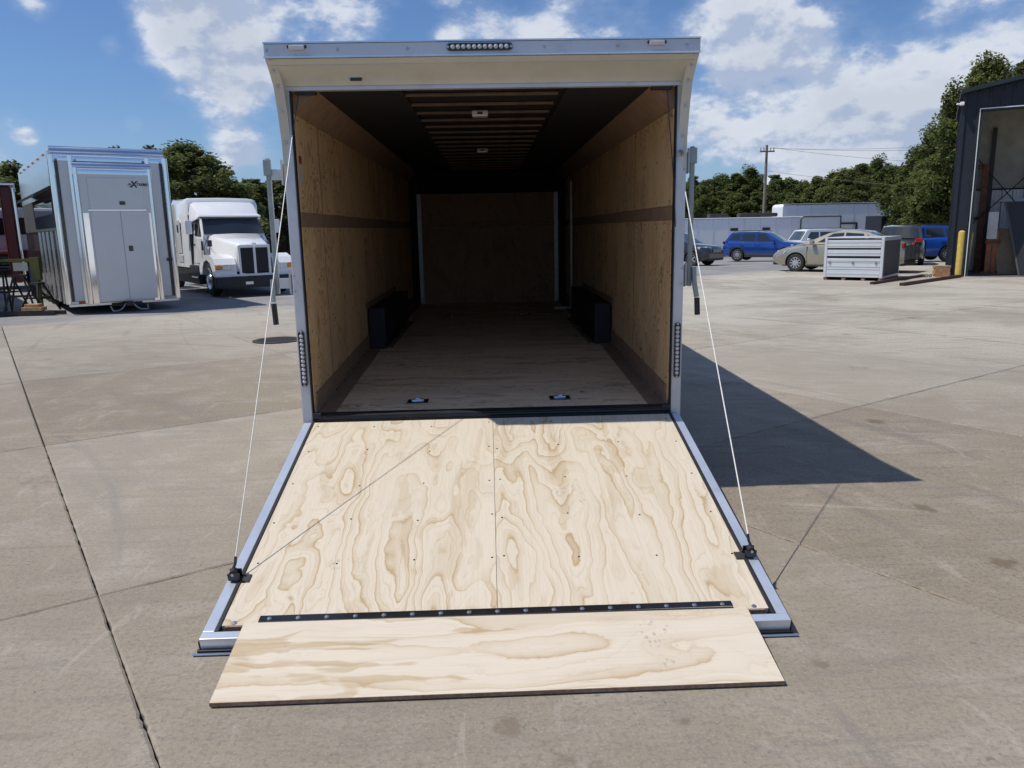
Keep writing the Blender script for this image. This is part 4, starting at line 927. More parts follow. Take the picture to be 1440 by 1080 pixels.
for s_ in (0, 1):
    for yy in (3.4, 4.3, 5.2): o = link('wheel', _tt, st_, (.16 if not s_ else TW-.16, yy, .42), (0, 0, math.pi/2)); o.scale = (.8, .8, .8)
# left flank: dark lower glass and lockers, awning, posts
for k in range(5):
    y0_ = .35+k*1.52; Q('side_panel', MB().b2(-.012, .018, y0_, y0_+1.51, 2.72, TH-.10), 'alu_bright'); Q('middle_panel', MB().b2(-.013, .018, y0_, y0_+1.51, 1.92, 2.71), 'endgrey'); Q('lower_panel', MB().b2(-.014, .018, y0_, y0_+1.51, TB, 1.91), 'blackgloss')
Q('side_window', MB().b2(-.02, -.013, .6, 4.6, 2.30, 2.62), 'glass')
Q('awning', MB().add([(-.02, .45, 2.93), (-.02, 5., 2.93), (-.36, 5., 2.74), (-.36, .45, 2.74), (-.02, .45, 2.86), (-.02, 5., 2.86), (-.36, 5., 2.68), (-.36, .45, 2.68)], [(0, 1, 2, 3), (4, 7, 6, 5), (0, 3, 7, 4), (1, 5, 6, 2), (2, 6, 7, 3)]), 'black')
for k in range(5): Q('side_rib', MB().b2(-.04, -.016, .5+k*.9, .53+k*.9, TB, 1.91), 'polish')
for k in range(6): Q('roof_lamp', MB().box((-.02, 1.+k*1.2, TH-.16), (.05, .09, .05), bev=.01), 'amber')

# ---- shadowed clutter on the far left
dk = thing('unseen_shadow_trailer', 'unseen dark trailer past the left picture edge, added for its ground shadow', 'trailer', (-13.75, 17.6, 0), math.radians(36))  # out of view, added to throw shade over the ground at far left
MB().b2(0, 1.35, 0, 12, .5, 3.9, bev=.03).build('body', 'char', dk); MB().b2(1.26, 1.38, -.02, .1, .42, 3.9).build('corner_post', 'black', dk)
for yy in (7.5, 9.0): link('wheel', _tt, dk, (1.2, yy, .51), (0, 0, math.pi/2))
MB().b2(.1, 1.2, .2, 11.8, .35, .499).build('frame', 'black', dk)
v = gp(46, 392)
rt = thing('red_trailer', 'red and silver trailer nose standing behind the silver stacker trailer', 'trailer', (at(24, 300, 26.6).x, 26.6, 0), math.radians(30))
MB().b2(-.42, -.1, 0, 4, .3, 3.45, bev=.05).build('body', 'redtruck', rt); MB().b2(-.1, .02, -.05, .2, .3, 3.4, bev=.04).build('corner_moulding', 'polish', rt); MB().b2(-.45, .04, -.1, 4, 3.46, 3.54, bev=.02).build('roof', 'alu_bright', rt)
wt = thing('parked_truck', 'white and dark red truck far behind the left jack stands', 'truck', (at(-2, 330, 29).x, 29, 0), math.radians(18))
MB().b2(-1.2, 1.2, 0, 2.6, .9, 2.85, bev=.1).build('cab', 'truckwhite', wt); MB().b2(-1.0, 1.0, -.02, 0.0, 1.90, 2.5).build('windscreen', 'glass', wt)
MB().b2(-1.1, 1.1, -.9, 0, .5, 1.35, bev=.1).build('hood', 'redtruck', wt)
gl_ = MB().b2(-.6, .6, -.93, -.9, .6, 1.2).build('grille', 'black', wt)
for k in range(5): MB().b2(-.58, .58, -.95, -.93, .65+k*.11, .69+k*.11).build('grille_bar', 'alu_bright', gl_)
for s_ in (-1, 1): link('wheel', _tt, wt, (s_*.95, -.1, .51), (0, 0, math.pi/2))
def stand(x, y, h, rz, label):
    t = thing('jack_stand', label, 'jack stand', (x, y, 0), rz, 'steel stands in the shade of the left trailers')
    MB().b2(-.16, .16, -.09, .09, h-.05, h).build('top_plate', 'rustdark', t)
    for a_, b_ in ((-1, -1), (1, -1), (1, 1), (-1, 1)): MB().cyl((a_*.10, b_*.07, h-.05), (a_*.34, b_*.28, 0.015), .026, 6).build('leg', 'rustdark', t)
    MB().tube([(-.22, -.17, h*.45), (.22, -.17, h*.45), (.22, .17, h*.45), (-.22, .17, h*.45), (-.22, -.17, h*.45)], .015, 6).build('brace', 'rustdark', t)
    return t
for px, py, h, lab in ((34, 441, .92, 'rusty steel jack stand nearest the silver trailer\'s left corner'), (13, 436, 1.0, 'rusty steel jack stand under the olive bar'), (58, 437, .7, 'low rusty jack stand close to the polished corner')):
    v = gp(px, py); stand(v.x, v.y, h, px*.1, lab)
v = gp(20, 444); tag(MB().b2(-1.9, .95, -.06, .06, 0, .10).b2(-1.9, 1.1, .12, .2, 0, .08).build('steel_beam', 'rustdark', None, loc=(v.x, v.y, 0.0)), 'long dark steel beams lying on the ground before the jack stands', 'beam')
v = gp(50, 443); wb = tag(MB().b2(-.24, .22, -.12, .12, .105, .19, bev=.01).b2(-.17, .15, -.1, .1, .192, .26, bev=.01).build('wood_block', 'timber', None, loc=(v.x, v.y, 0.0)), 'two stacked timber blocks lying on the steel beams', 'block')
v = gp(12, 440); ob = thing('olive_crane', 'olive steel frame bar with a small white sign at far left', 'frame', (v.x, v.y+.5, 0))
MB().b2(-1.2, .55, -.04, .04, 1.20, 1.27).b2(.40, .62, -.05, .05, .75, 1.30).build('arm', 'olive', ob); MB().b2(-1.1, -1.0, -.04, .04, 0, 1.2).build('leg', 'olive', ob); MB().b2(.46, .56, -.04, .04, 0, .75).build('leg', 'olive', ob); MB().b2(.0, .35, -.06, -.045, .98, 1.18).build('sign', 'sticker', ob)
v = gp(66, 421); tp = MB()
for k in range(9):
    tp.add([(-.40+k*.1, .05*math.sin(k*2.1), .95), (-.31+k*.1, .05*math.sin(k*2.1+1), .97), (-.25+k*.09, .04, .30+.05*k), (-.38+k*.1, -.03, .42)], [(0, 1, 2, 3)])
tag(tp.build('tarp', 'bluecloth', None, loc=(v.x-.35, v.y+.6, 0)), 'crumpled blue and white tarp hanging beside the silver trailer', 'tarp')
tar = bpy.data.objects['tarp']; md = tar.modifiers.new('th', 'SOLIDIFY'); md.thickness = .012
tb = thing('tool_cart', 'dark cart loaded under the blue tarp beside the silver trailer', 'cart', (v.x-.35, v.y+.72, 0))
MB().b2(-.45, .5, -.02, .6, .28, .94, bev=.02).build('cart_body', 'black', tb)
for s_ in (-1, 1): MB().cyl((s_*.35, -.03, .13), (s_*.35, .03, .13), .13, 14).cyl((s_*.35, .5, .13), (s_*.35, .56, .13), .13, 14).build('wheel', 'tyre', tb, smooth=True)
MB().b2(-.42, .45, .0, .55, .16, .28).build('axle_frame', 'black', tb)

# ------------------------------------------------------------------ long trailers beyond the cars
def far_trailer(x0_, x1_, y, top, label, m='trailfar', depth=2.5, yaw=0., pods=(), vents=(), door=None, nose=False, zbot=.5):
    g = gz(y); t = thing('box_trailer', label, 'trailer', (x0_, y, g), yaw, 'long trailers parked before the trees')
    L_ = x1_-x0_; H_ = top-g
    if nose:
        r = .32; prof = [(0, zbot), (L_, zbot), (L_, H_)] + [(r-r*math.sin(t_), H_-r+r*math.cos(t_)) for t_ in [math.pi/2*k/6 for k in range(7)]]
        MB().ext(prof, lambda u, v_, t_: (u, t_, v_), 0, depth).build('body', m, t)
    else: MB().b2(0, L_, 0, depth, zbot, H_, bev=.05).build('body', m, t)
    MB().b2(.02, L_+.05, -.03, -.002, H_-.12, H_-.03).build('top_rail', 'alu', t); MB().b2(.02, L_, -.03, -.002, zbot, zbot+.14).build('bottom_rail', 'alu', t)
    k = 1.2
    while k < L_-.5: MB().b2(k-.012, k+.012, -.012, -.002, zbot+.15, H_-.13).build('panel_seam', 'alu_face', t); k += 1.22
    for p in pods: MB().b2(p-.75, p+.75, .7, 1.6, H_+.03, H_+.33, bev=.1).build('roof_unit', 'darktrim', t)
    for p in vents: vv = MB().b2(p-.3, p+.3, -.05, -.005, H_-1.0, H_-.78, bev=.02).build('side_vent', 'darktrim', t)
    if door: d_ = MB().b2(door, door+3.1, -.06, -.031, zbot+.3, H_-.05, bev=.01).build('ramp_door', m, t); MB().tube([(door, -.08, zbot+.3), (door, -.08, H_-.2), (door+.2, -.08, H_-.03), (door+3.1, -.08, H_-.03), (door+3.1, -.08, zbot+.3)], .045, 6).build('door_frame', 'darktrim', d_)
    for xx in (L_*.45, L_*.45+1.0, L_*.45+2.0): MB().cyl((xx, .05, .36), (xx, .3, .36), .36, 18).cyl((xx, depth-.3, .36), (xx, depth-.05, .36), .36, 18).build('wheel', 'tyre', t, smooth=True)
    MB().b2(.3, L_-.3, .3, depth-.3, .34, zbot).build('frame', 'black', t)
    for xx in (.8, L_-.8): MB().b2(xx-.06, xx+.06, .5, .62, 0, zbot).build('landing_leg', 'darktrim', t)
    return t
A_, B_ = at(880, 306, 60), at(1168, 303.5, 60)
far_trailer(A_.x-3, B_.x, 60, B_.z, 'long low white trailer behind the blue crossover, roof units on top', pods=(A_.x*-1+at(1015, 306, 60).x+3, at(1058, 306, 60).x-A_.x+3, at(1085, 306, 60).x-A_.x+3), vents=(at(1033, 306, 60).x-A_.x+3, at(1078, 306, 60).x-A_.x+3), door=at(1126, 306, 60).x-A_.x+3)
A_, B_ = at(1101, 290, 66), at(1238, 285, 66)
far_trailer(A_.x, B_.x, 66, B_.z+.05, 'taller white trailer with rounded nose behind the low white trailer', nose=True)
tt = [o for o in C.objects if o.name.startswith('box_trailer')][-1]
xx = at(1160, 313, 66).x-A_.x; x2 = at(1204, 313, 66).x-A_.x; zz = at(1180, 314, 66).z-gz(66)
MB().tube([(xx, -.1, zz), (x2, -.1, zz), (x2, -.1, zz-1.3)], .09, 6).build('awning_rail', 'darktrim', tt)
A_, B_ = at(1240, 302, 58), at(1345, 301, 58)
far_trailer(A_.x, B_.x, 58, B_.z, 'black enclosed trailer parked between the white trailers and dark shed', m='trailblack')
A_, B_ = at(1236, 294, 72), at(1258, 294, 72)
far_trailer(A_.x, B_.x, 72, B_.z, 'small pale trailer end showing above the black trailer', depth=2.2)

# ------------------------------------------------------------------ aluminium crate on skids
ca, cb = gp(1157, 393.5), gp(1240, 395.5)
Lx = (cb-ca).length; ang = math.atan2(cb.y-ca.y, cb.x-ca.x)
cr_ = thing('metal_crate', 'large slatted aluminium crate on a pallet before the beige sedan', 'crate', ca, ang)
CW, CD, CHt = Lx, 2.15, 1.28
K = lambda n_, mb_, m, par=None, **k: mb_.build(n_, m, par or cr_, **k)
K('inner_box', MB().b2(.05, CW-.05, .05, CD-.05, .10, CHt-.05), 'black')
zz = .10
for h_, gap in ((.22, .012), (.20, .012), (.13, .07), (.19, .055), (.14, .012)):
    K('slat', MB().b2(.09, CW-.09, .0, .045, zz, zz+h_, bev=.008), 'cratealu'); K('slat_rib', MB().b2(.09, CW-.09, -.012, -.001, zz+h_*.45, zz+h_*.55), 'cratealu'); zz += h_+gap
K('top_slat', MB().b2(.09, CW-.09, .0, .045, zz, CHt-.05, bev=.01), 'cratealu')
for x0_ in (0, CW-.088): K('corner_post', MB().b2(x0_, x0_+.088, -.01, .09, .08, CHt, bev=.02), 'cratealu')
for x0_ in (0, CW-.088): K('corner_post', MB().b2(x0_, x0_+.088, CD-.09, CD, .08, CHt, bev=.02), 'cratealu')
K('lid', MB().b2(.0, CW, .0, CD, CHt+.001, CHt+.03, bev=.012), 'cratealu')
K('end_panel', MB().b2(CW-.045, CW+.002, .095, CD-.095, .10, CHt-.01), 'endgrey'); K('end_panel', MB().b2(.0, .045, .095, CD-.095, .10, CHt-.01), 'cratealu')  # right end dark grey: its shade is put into the colour, left end stays silver
K('end_frame', MB().b2(CW-.03, CW+.01, .09, CD-.09, CHt-.08, CHt-.0).b2(CW-.03, CW+.01, .09, CD-.09, .08, .14), 'cratealu')
for xx in (.18, CW/2, CW-.2): K('latch', MB().b2(xx-.03, xx+.03, -.03, -.012, .50, .58, bev=.006), 'galv')
for xx in (.06, CW*.35, CW*.68, CW-.06): K('pallet_runner', MB().b2(xx-.05, xx+.05, .02, CD-.02, 0, .078), 'plyedge')
# steel bars on the ground right of the crate
def gbar(p, q, w_, h_, label):
    a_, b_ = gp(*p), gp(*q); d = b_-a_
    o = MB().box((0, 0, h_/2+.002), (d.length, w_, h_), bev=.01).build('steel_beam', 'darkbeam', None, loc=(a_+b_)/2, rot=(0, 0, math.atan2(d.y, d.x))); return tag(o, label, 'beam', 'steel beams on the ground by the crate')
gbar((1226, 400), (1298, 389), .12, .07, 'shorter dark red steel bar on the ground nearest the crate')
gbar((1268, 402), (1349, 390), .14, .08, 'longer dark red steel bar ending at the yellow bollard')
v = gp(1301, 390); jk = thing('chain_binder', 'small dark chain lying beyond the red steel bars', 'chain', v)
for k in range(5): MB().lathe([(.035, -.012), (.05, 0), (.035, .012), (.022, 0), (.035, -.012)], 'Z' if k % 2 else 'Y', 10, (-.12+k*.075, .02*math.sin(k*2), .05)).build('link', 'iron', jk, smooth=True)
v = gp(1323, 389); bs = thing('timber_stack', 'short stack of cut timber blocks at the shed corner', 'timber stack', (v.x, v.y, 0), -.25)
for k in range(5): MB().b2(-.22+random.uniform(-.02, .02), .22+random.uniform(-.02, .02), -.12, .12, .001+k*.072, .068+k*.072, bev=.006).build('block', 'timber', bs)

# ------------------------------------------------------------------ dark shed
C0 = gp(1334, 389); fd = Vector((.866, -.50, 0)).normalized(); sdv = Vector((-fd.y, fd.x, 0))   # along the front, and inward
sa = math.atan2(fd.y, fd.x)
sh = thing('metal_shed', 'dark blue-black metal clad shed with a tall open doorway', 'building', (C0.x, C0.y, 0), sa)
H = lambda n_, mb_, m, par=None, **k: mb_.build(n_, m, par or sh, **k)
def loc_front(px, py):   # hit the front wall plane -> local (x,z)
    d = ray(px, py); n_ = sdv; t = (C0-Vector((0, 0, CH))).dot(n_)/d.dot(n_); p = Vector((0, 0, CH))+d*t; return (p-C0).dot(fd), p.z
EX, EZ = loc_front(1346, 140); pitch = .17
JX, _ = loc_front(1366, 300); _, JZ = loc_front(1375, 157)
SW, SD_ = 11., 7.
_, EZ = loc_front(1344, 132)
def eave(x): return EZ+pitch*min(x, SW-x)
# front cladding: ribbed sheets left of and above the doorway
def clad(x0_, x1_, zlo, zhi_f, y0_, dirn='front', n_=None, sheet=.30):
    k = max(1, round((x1_-x0_)/sheet)); wd = (x1_-x0_)/k
    for i in range(k):
        a_ = x0_+i*wd; b_ = a_+wd; g = .003
        poly = [(a_+g, zlo), (b_-g, zlo), (b_-g, zhi_f(b_)), (a_+g, zhi_f(a_))]
        rib = [(b_-.045, zlo+.01), (b_-.012, zlo+.01), (b_-.012, zhi_f(b_)-.01), (b_-.045, zhi_f(b_)-.01)]
        if dirn == 'front': fn = lambda u, v_, t: (u, t, v_)
        else: fn = lambda u, v_, t: (t, u, v_)
        s_ = H('wall_panel', MB().ext(poly, fn, y0_, y0_+.05), 'shed'); H('rib', MB().ext(rib, fn, y0_-.035, y0_-.001), 'shed', s_)
clad(0, JX-.06, .02, lambda x: eave(x)-.02, 0.)
clad(JX-.06, SW-1., JZ+.10, lambda x: eave(x)-.02, 0.)
clad(SW-1., SW, .02, lambda x: eave(x)-.02, 0.)
clad(.06, SD_, .02, lambda x: EZ-.03, 0., 'side', sheet=.33)
H('side_wall', MB().b2(SW-.05, SW, .06, SD_, 0, EZ), 'corr')
H('corner_trim', MB().b2(-.04, .05, -.045, -.001, .0, EZ+.0).b2(-.04, -.001, -.0, .05, .0, EZ), 'shed')
H('jamb_trim', MB().b2(JX-.035, JX-.012, -.05, -.0, .0, JZ+.08).b2(JX-.035, SW-1, -.05, -.002, JZ+.06, JZ+.085), 'white'); H('jamb', MB().b2(JX-.011, JX+.06, -.03, .2, 0, JZ+.05).b2(JX-.01, SW-1, -.03, .2, JZ+.0, JZ+.055), 'shedroof')
rf = MB()
for s_ in (0, 1):
    xa, xb_ = (-.12, SW/2) if not s_ else (SW+.12, SW/2)
    za, zb_ = EZ-.04+.0, EZ+pitch*SW/2+.02
    rf.add([(xa, -.25, za), (xb_, -.25, zb_), (xb_, SD_+.2, zb_), (xa, SD_+.2, za), (xa, -.25, za+.12), (xb_, -.25, zb_+.12), (xb_, SD_+.2, zb_+.12), (xa, SD_+.2, za+.12)], [(0, 3, 2, 1), (4, 5, 6, 7), (0, 1, 5, 4), (1, 2, 6, 5), (2, 3, 7, 6), (3, 0, 4, 7)])
H('roof', rf, 'shedroof')
lx, lz = loc_front(1353, 147); cm_ = H('wall_lamp', MB().box((lx, -.16, lz), (.12, .22, .10), bev=.02), 'truckwhite'); H('lamp_arm', MB().cyl((lx, -.05, lz), (lx-.14, -.14, lz+.01), .025, 8), 'truckwhite', cm_)
# inside
H('inner_floor', MB().b2(.1, SW-.1, .1, SD_, .001, .012), 'dirt'); H('sill', MB().b2(JX, SW-1, -.06, .1, .001, .02), 'alu')
BW = 3.4
for i in range(34):      # corrugated inner wall across the back bay
    x0_ = .1+i*.31
    if x0_ > 7: break
    pn_ = H('liner_sheet', MB().ext([(x0_, BW), (x0_+.07, BW), (x0_+.10, BW-.04), (x0_+.17, BW-.04), (x0_+.20, BW), (x0_+.305, BW), (x0_+.305, BW+.02), (x0_, BW+.02)], lambda u, v_, t: (u, v_, t), 0.02, 2.75), 'corr')
H('insulation', MB().b2(.08, 7, BW, BW+.06, 2.8, EZ+.1), 'insul'); H('insulation', MB().b2(.08, SW-.1, .12, BW-.1, EZ+.0, EZ+.04), 'corr'); H('inner_side', MB().b2(.07, .11, .1, SD_, .0, EZ-.1), 'insul')
H('back_wall', MB().b2(.1, SW-.1, SD_-.05, SD_, 0, EZ), 'insul'); 
for xx in (1.05, 2.15, 4.2): H('girt', MB().b2(xx-.06, xx+.06, BW-.12, BW-.05, 0, 4.8), 'black')
H('steel_column', MB().b2(.78, .96, BW-.5, BW-.3, 0, 3.6).b2(.5, .78, BW-.45, BW-.38, 3.45, 3.6).b2(.45, .78, BW-.45, BW-.38, 1.75, 1.87), 'rust'); 
H('brace_rod', MB().tube([(.3, BW-.6, 1.3), (3.2, BW-.25, 4.4)], .018, 6).tube([(.5, BW-.5, 3.9), (2.9, BW-.25, 1.0)], .018, 6), 'black')
H('light_rail', MB().b2(1.2, 3.6, BW-.16, BW-.06, 2.35, 2.45), 'corr')
def into(px, py, yl):     # point on a plane yl metres inside the shed
    o0 = C0+sdv*yl; d = ray(px, py); t = (o0-Vector((0, 0, CH))).dot(sdv)/d.dot(sdv); p = Vector((0, 0, CH))+d*t; return (p-C0).dot(fd), p.z
W2 = C0
def world_in(x, y): p = C0+fd*x+sdv*y; return (p.x, p.y, 0)
x0_, z0_ = into(1398, 322, 1.6); x1_, _ = into(1424, 322, 1.6); x2_, _ = into(1402, 384, 1.2); 
bd = MB().plate([(x2_, 1.2, .015), (x2_+1.0*(x1_-x0_)+.12, 1.2, .015), (x1_, 1.6, z0_), (x0_, 1.6, z0_)], .03).build('plywood_sheet', 'board', None, loc=(C0.x, C0.y, 0), rot=(0, 0, sa)); tag(bd, 'brown board leaning inside the shed doorway', 'board')
x0_, z0_ = into(1415, 285, 1.3); x2_, _ = into(1434, 384, .8)
bk = MB().plate([(x2_, .8, .015), (x2_+1.8, .8, .015), (x0_+2.0, 1.3, z0_), (x0_, 1.3, z0_)], .06).build('black_sheet', 'black', None, loc=(C0.x, C0.y, 0), rot=(0, 0, sa)); tag(bk, 'large black sheet with pale edge leaning at the shed door, cut by the right edge', 'panel')
MB().plate([(x2_-.05, .77, .015), (x2_, .77, .015), (x0_, 1.27, z0_), (x0_-.05, 1.27, z0_)], .05).build('sheet_edge', 'endgrey', bk)
x0_, _ = into(1393, 384, 1.4)
ox = thing('orange_stand', 'rusty orange steel stand leaning just inside the shed doorway', 'stand', world_in(x0_, 1.4), sa)
MB().b2(-.20, -.06, -.05, .05, 0, 1.15).b2(-.02, .12, -.05, .05, .0, 1.4).build('upright', 'orange', ox); MB().b2(-.32, .28, -.22, .24, 0, .07).b2(-.24, .18, -.06, .06, 1.0, 1.1).build('foot', 'rust', ox)
MB().b2(-.22, .06, -.09, -.05, 1.15, 2.0).build('hanging_cloth', 'corr', ox)
# yellow bollard and yellow strap
v = gp(1347, 389); bo = thing('yellow_bollard', 'worn yellow steel bollard at the left of the shed doorway', 'bollard', (v.x, v.y, 0))
MB().lathe([(.001, 1.45), (.06, 1.44), (.105, 1.40), (.11, 1.36), (.11, 0.0)], 'Z', 18).build('post', 'yellow', bo, smooth=True); MB().lathe([(.14, 0), (.14, .03), (.11, .03)], 'Z', 18).build('base_ring', 'darktrim', bo)
v = gp(1357, 387); v2 = at(1366, 327, v.y+.05)
tag(MB().tube([(0, 0, .02), ((v2.x-v.x)*.25, 0, .30), ((v2.x-v.x)*.6, .02, .8), (v2.x-v.x, .03, v2.z)], .03, 8).build('yellow_strap', 'yellow', None, smooth=True, loc=(v.x, v.y-.05, 0)), 'thin yellow rail leaning between the bollard and the doorway', 'rail')

# ------------------------------------------------------------------ utility pole and wires
PY = 70.; g0 = gz(PY); a_ = at(1078.5, 204, PY)
up_ = thing('utility_pole', 'wooden utility pole with a short crossarm above the white trailers', 'utility pole', (a_.x, PY, g0))
hh = a_.z-g0
MB().cyl((0, 0, 0), (0, 0, hh), .17, 12, .11).build('pole', 'pole', up_, smooth=True)
MB().box((-.0, -.15, hh-.55), (1.3, .10, .12)).build('crossarm', 'pole', up_)
for dx in (-.58, -.3, .3, .58): MB().cyl((dx, -.15, hh-.49), (dx, -.15, hh-.22), .05, 8, .03).build('insulator', 'galv', up_, smooth=True)
for k, (dx, p) in enumerate(((-.58, (1345, 196)), (.3, (1345, 201)), (.58, (1345, 222)), (.0, (1345, 257)))):
    b_ = at(p[0], p[1], 62.); s0 = Vector((a_.x+dx, PY-.15, g0+hh-(.25 if k < 3 else 2.2))); pts = []
    e_ = s0.lerp(Vector((b_.x, 62., b_.z)), 1.6)
    for i in range(17): t = i/16; q = s0.lerp(e_, t); q.z -= 1.2*4*t*(1-t)*.4; pts.append(q)
    base = Vector((a_.x, PY, g0)); MB().tube([q-base for q in pts], .013, 5).build('power_line', 'pole', up_)

# ------------------------------------------------------------------ trees
def leaf_mesh(name, R_, H_, n_, m, seed, size=.2, conic=0., npuff=90):
    """crown of leaf clumps: boughs scattered on a lumpy volume, each a swarm of small leaf faces with gaps between"""
    rng = np.random.default_rng(seed); puffs = []
    lob = rng.uniform(0, 6.28, 4)
    for i in range(npuff):
        t = rng.uniform(0.0, 1.); rad = R_*math.sqrt(max(.03, 1-abs(2*t-.8)**2.1))*(1-conic*t)
        a_ = rng.uniform(0, 2*math.pi); rad *= 1+.22*math.sin(2*a_+lob[0]+3*t)+.14*math.sin(5*a_+lob[1])
        rr = rad*rng.uniform(.25, 1)**.6
        puffs.append((rr*math.cos(a_), rr*math.sin(a_), H_*(.06+.86*t)+rng.normal()*.15, R_*rng.uniform(.07, .22)))
    puffs = np.array(puffs); w_ = puffs[:, 3]**2; w_ /= w_.sum()
    idx = rng.choice(len(puffs), n_, p=w_); d = rng.normal(size=(n_, 3)); d /= np.linalg.norm(d, axis=1)[:, None]
    r = puffs[idx, 3]*(rng.uniform(.12, 1.15, n_)**.6)
    an = rng.uniform(.55, 1.5, (len(puffs), 3)); c = puffs[idx, :3] + d*r[:, None]*an[idx]
    a = rng.normal(size=(n_, 3)); a[:, 2] *= .6; a /= np.linalg.norm(a, axis=1)[:, None]
    nb = d*.6+rng.normal(size=(n_, 3))*.5+np.array([-.2, -.2, .75]); b = np.cross(nb, a); b /= np.linalg.norm(b, axis=1)[:, None]
    s_ = size*rng.uniform(.4, 1.2, n_)[:, None]
    v = np.empty((n_, 4, 3)); v[:, 0] = c-a*s_*.6; v[:, 1] = c+b*s_*.36-a*s_*.05; v[:, 2] = c+a*s_*.6; v[:, 3] = c-b*s_*.36+a*s_*.05
    me = bpy.data.meshes.new(name); me.vertices.add(n_*4); me.vertices.foreach_set('co', v.reshape(-1)); me.loops.add(n_*4); me.loops.foreach_set('vertex_index', np.arange(n_*4, dtype=np.int32))
    me.polygons.add(n_); me.polygons.foreach_set('loop_start', np.arange(0, n_*4, 4, dtype=np.int32)); me.update(calc_edges=True); me.materials.append(M[m]); return me, puffs
def trunk_mesh(H_, puffs, seed):
    b_ = MB(); h0 = H_*.22
    b_.cyl((0, 0, 0), (.05, .02, h0), H_*.028, 9, H_*.02); b_.cyl((.05, .02, h0), (0, .05, H_*.8), H_*.02, 8, H_*.004)
    for p in puffs[::3]:
        z = max(h0*.7, min(p[2]*.75, H_*.7)); b_.cyl((0, 0, z), (p[0], p[1], h0*.4+p[2]), H_*.007, 5, H_*.002)
    return b_.mesh('trunk', 'bark', True)
KT = []
#         radius height leaves material taper puffs: broad oak, open poplar, round maple, slim pale, tall dense, big dark
for i, (r, h, n_, m, cz, npf, sz) in enumerate(((2.7, 6.6, 42000, 'leafA', .2, 150, .19), (2.2, 7.2, 36000, 'leafB', .45, 130, .18), (2.9, 6.0, 40000, 'leafB', .1, 140, .19), (1.9, 7.2, 34000, 'leafC', .4, 120, .17), (2.9, 7.4, 48000, 'leafB', .15, 190, .17), (2.6, 7.8, 48000, 'leafA', .3, 190, .16))):
    me, pf = leaf_mesh('crown', r, h, n_, m, 100+i, sz, cz, npf); KT.append((me, trunk_mesh(h+1.5, pf, i), r, h+1.2))
NTREE = [0]
def tree(px, ytop, Y, kind, label, w_=None, group='trees behind the yard', ks=1.):
    p = at(px, ytop, Y); g = gz(Y); me, tm, r, h = KT[kind]; Ht = p.z-g; s_ = Ht/(h+.1)
    t = thing('tree', label, 'tree', (p.x, Y, g), random.uniform(0, 6.3), group)
    ws = w_ if w_ else s_; c = link('crown', me, t, (0, 0, 1.2*s_)); c.scale = (ws, ws, s_); k = link('trunk', tm, t); k.scale = (ws, ws, s_*.93)
    return t
# left trees
tree(262, 196, 44, 4, 'largest dark tree rising behind the silver trailer', 1.45)
tree(215, 203, 50, 0, 'tree top peeking over the silver trailer\'s roof', 1.3)
tree(308, 238, 52, 1, 'mid-height tree behind the white semi truck\'s sleeper', 1.1)
tree(358, 245, 56, 3, 'tree behind the semi truck, right of the tallest left tree', 1.2)
tree(395, 240, 60, 0, 'dark tree half hidden by the trailer\'s left post', 1.3)
tree(160, 206, 60, 2, 'small tree crown just showing above the silver trailer', 1.3)
tree(12, 226, 46, 2, 'dark tree at the left picture edge', 1.25)
tree(-35, 235, 50, 4, 'tree cut off by the left picture edge', 1.3)
tree(48, 245, 58, 0, 'tree between the left edge tree and the silver trailer', 1.2)
# right tree line, each tree with its own place against the things below it
RT = [(930, 238, 0, 'dark tree right beside the open trailer\'s right post'), (955, 244, 1, 'tree above the charcoal SUV, next to the trailer post'), (974, 240, 3, 'pale narrow tree above the charcoal SUV\'s bonnet'),
      (996, 247, 2, 'yellowish round tree between the charcoal and blue SUVs'), (1016, 240, 4, 'tree above the blue crossover\'s tail'), (1037, 236, 1, 'pointed tree above the blue crossover\'s roof'),
      (1058, 228, 5, 'tall tree immediately left of the utility pole'), (1092, 238, 3, 'pale tree immediately right of the utility pole'), (1110, 246, 0, 'tree above the left end of the taller white trailer'),
      (1130, 250, 2, 'low round tree behind the taller white trailer\'s left half'), (1150, 240, 1, 'pointed tree above the middle of the taller white trailer'), (1172, 235, 5, 'dark tree above the right half of the taller white trailer'),
      (1192, 232, 4, 'tree above the awning rail of the taller white trailer'), (1212, 222, 1, 'pointed tree above the right end of the taller white trailer'), (1233, 214, 5, 'highest tree of the line, above the taller white trailer\'s end'),
      (1253, 226, 0, 'dark tree above the small pale trailer end'), (1276, 236, 2, 'tree above the black trailer'), (1296, 230, 4, 'tree behind the tall dark tree beside the shed')]
for i, (px, yt, kd, lab) in enumerate(RT):
    tree(px, yt+2, (86, 93, 84, 90, 96)[i % 5], kd, lab, random.uniform(1.1, 1.45), 'tree line behind the white trailers')
RB = ['above the trailer post\'s cable', 'over the charcoal SUV', 'over the charcoal SUV\'s grille', 'over the blue crossover\'s tail lamps', 'over the blue crossover\'s rear door', 'over the blue crossover\'s bonnet', 'touching the utility pole',
      'at the nose of the taller white trailer', 'over the boxy white SUV', 'over the beige sedan\'s mirror', 'over the awning rail', 'over the crate\'s middle', 'over the crate\'s right end', 'over the small pale trailer end', 'over the dark SUV', 'over the bright blue car']
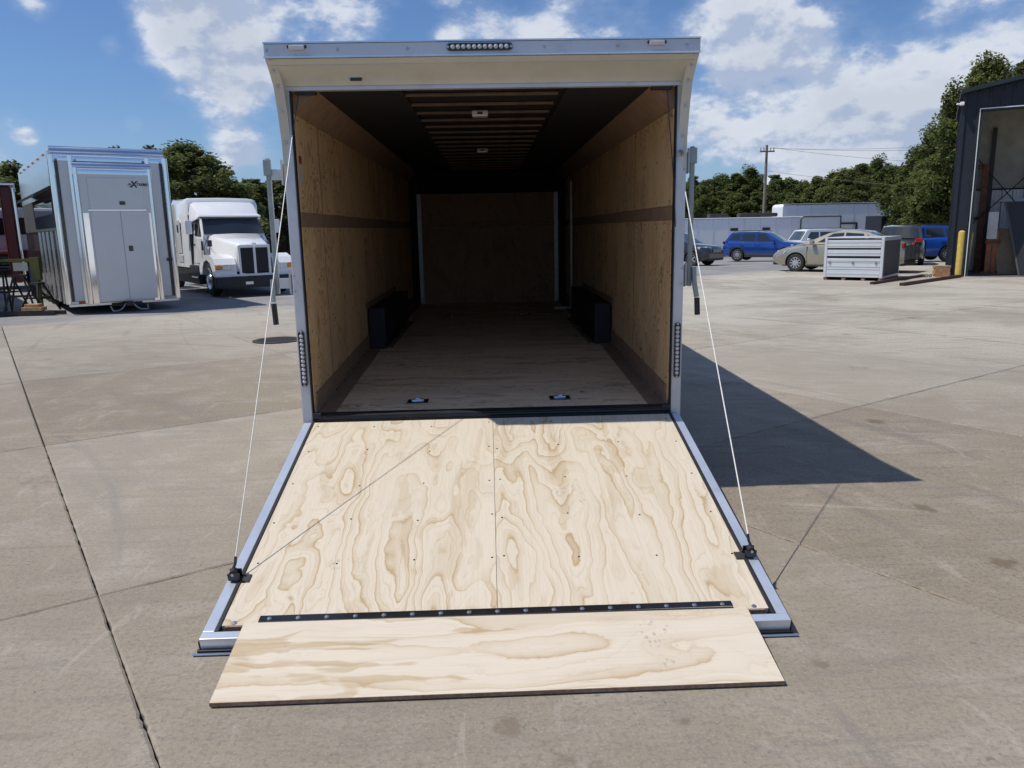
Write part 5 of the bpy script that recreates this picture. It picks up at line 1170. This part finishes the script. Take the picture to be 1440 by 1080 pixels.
for i, tx in enumerate(RB):
    px = 940+i*24.5; tree(px, 262+random.uniform(-7, 9), 79.5, (3, 2, 1, 3, 2)[i % 5], 'low bushy tree '+tx, random.uniform(.8, 1.05), 'low trees along the foot of the tree line')
tree(1318, 172, 60, 5, 'tall dark tree directly left of the shed', 1.25, 'tall trees beside the shed'); tree(1304, 222, 56, 4, 'full tree filling the gap below the shed\'s left corner', .95, 'tall trees beside the shed'); tree(1336, 208, 52, 2, 'tree half hidden by the shed\'s left wall', .9, 'tall trees beside the shed')
tree(1398, 70, 50, 4, 'tall tree rising above the shed roof', 1.35, 'tall trees beside the shed'); tree(1452, 64, 52, 1, 'tall tree above the shed roof at the right edge', 1.6, 'tall trees beside the shed')
# far wood that reads as one mass behind the single trees
rng = np.random.default_rng(5); n_ = 60000; v = np.empty((n_, 4, 3)); X = rng.uniform(-130, 130, n_); Yv = rng.uniform(98, 112, n_)
topz = 4.8+1.6*np.sin(X*.21)+1.2*np.sin(X*.53+1)+.8*np.sin(X*1.3+2); Z = gz(90)+(topz-.8)*rng.uniform(0, 1, n_)**.6
c = np.stack([X, Yv, Z], 1); a = rng.normal(size=(n_, 3)); a /= np.linalg.norm(a, axis=1)[:, None]; b = np.cross(a, rng.normal(size=(n_, 3))); b /= np.linalg.norm(b, axis=1)[:, None]; s_ = rng.uniform(.5, 1.1, n_)[:, None]
v[:, 0] = c-a*s_*.6; v[:, 1] = c+b*s_*.4; v[:, 2] = c+a*s_*.6; v[:, 3] = c-b*s_*.4
me = bpy.data.meshes.new('far_wood'); me.vertices.add(n_*4); me.vertices.foreach_set('co', v.reshape(-1)); me.loops.add(n_*4); me.loops.foreach_set('vertex_index', np.arange(n_*4, dtype=np.int32)); me.polygons.add(n_); me.polygons.foreach_set('loop_start', np.arange(0, n_*4, 4, dtype=np.int32)); me.update(calc_edges=True); me.materials.append(M['leafA'])
fw = link('far_wood', me); stuff(fw); fw['label'] = 'dark mass of woodland far behind the trees'; fw['category'] = 'woodland'
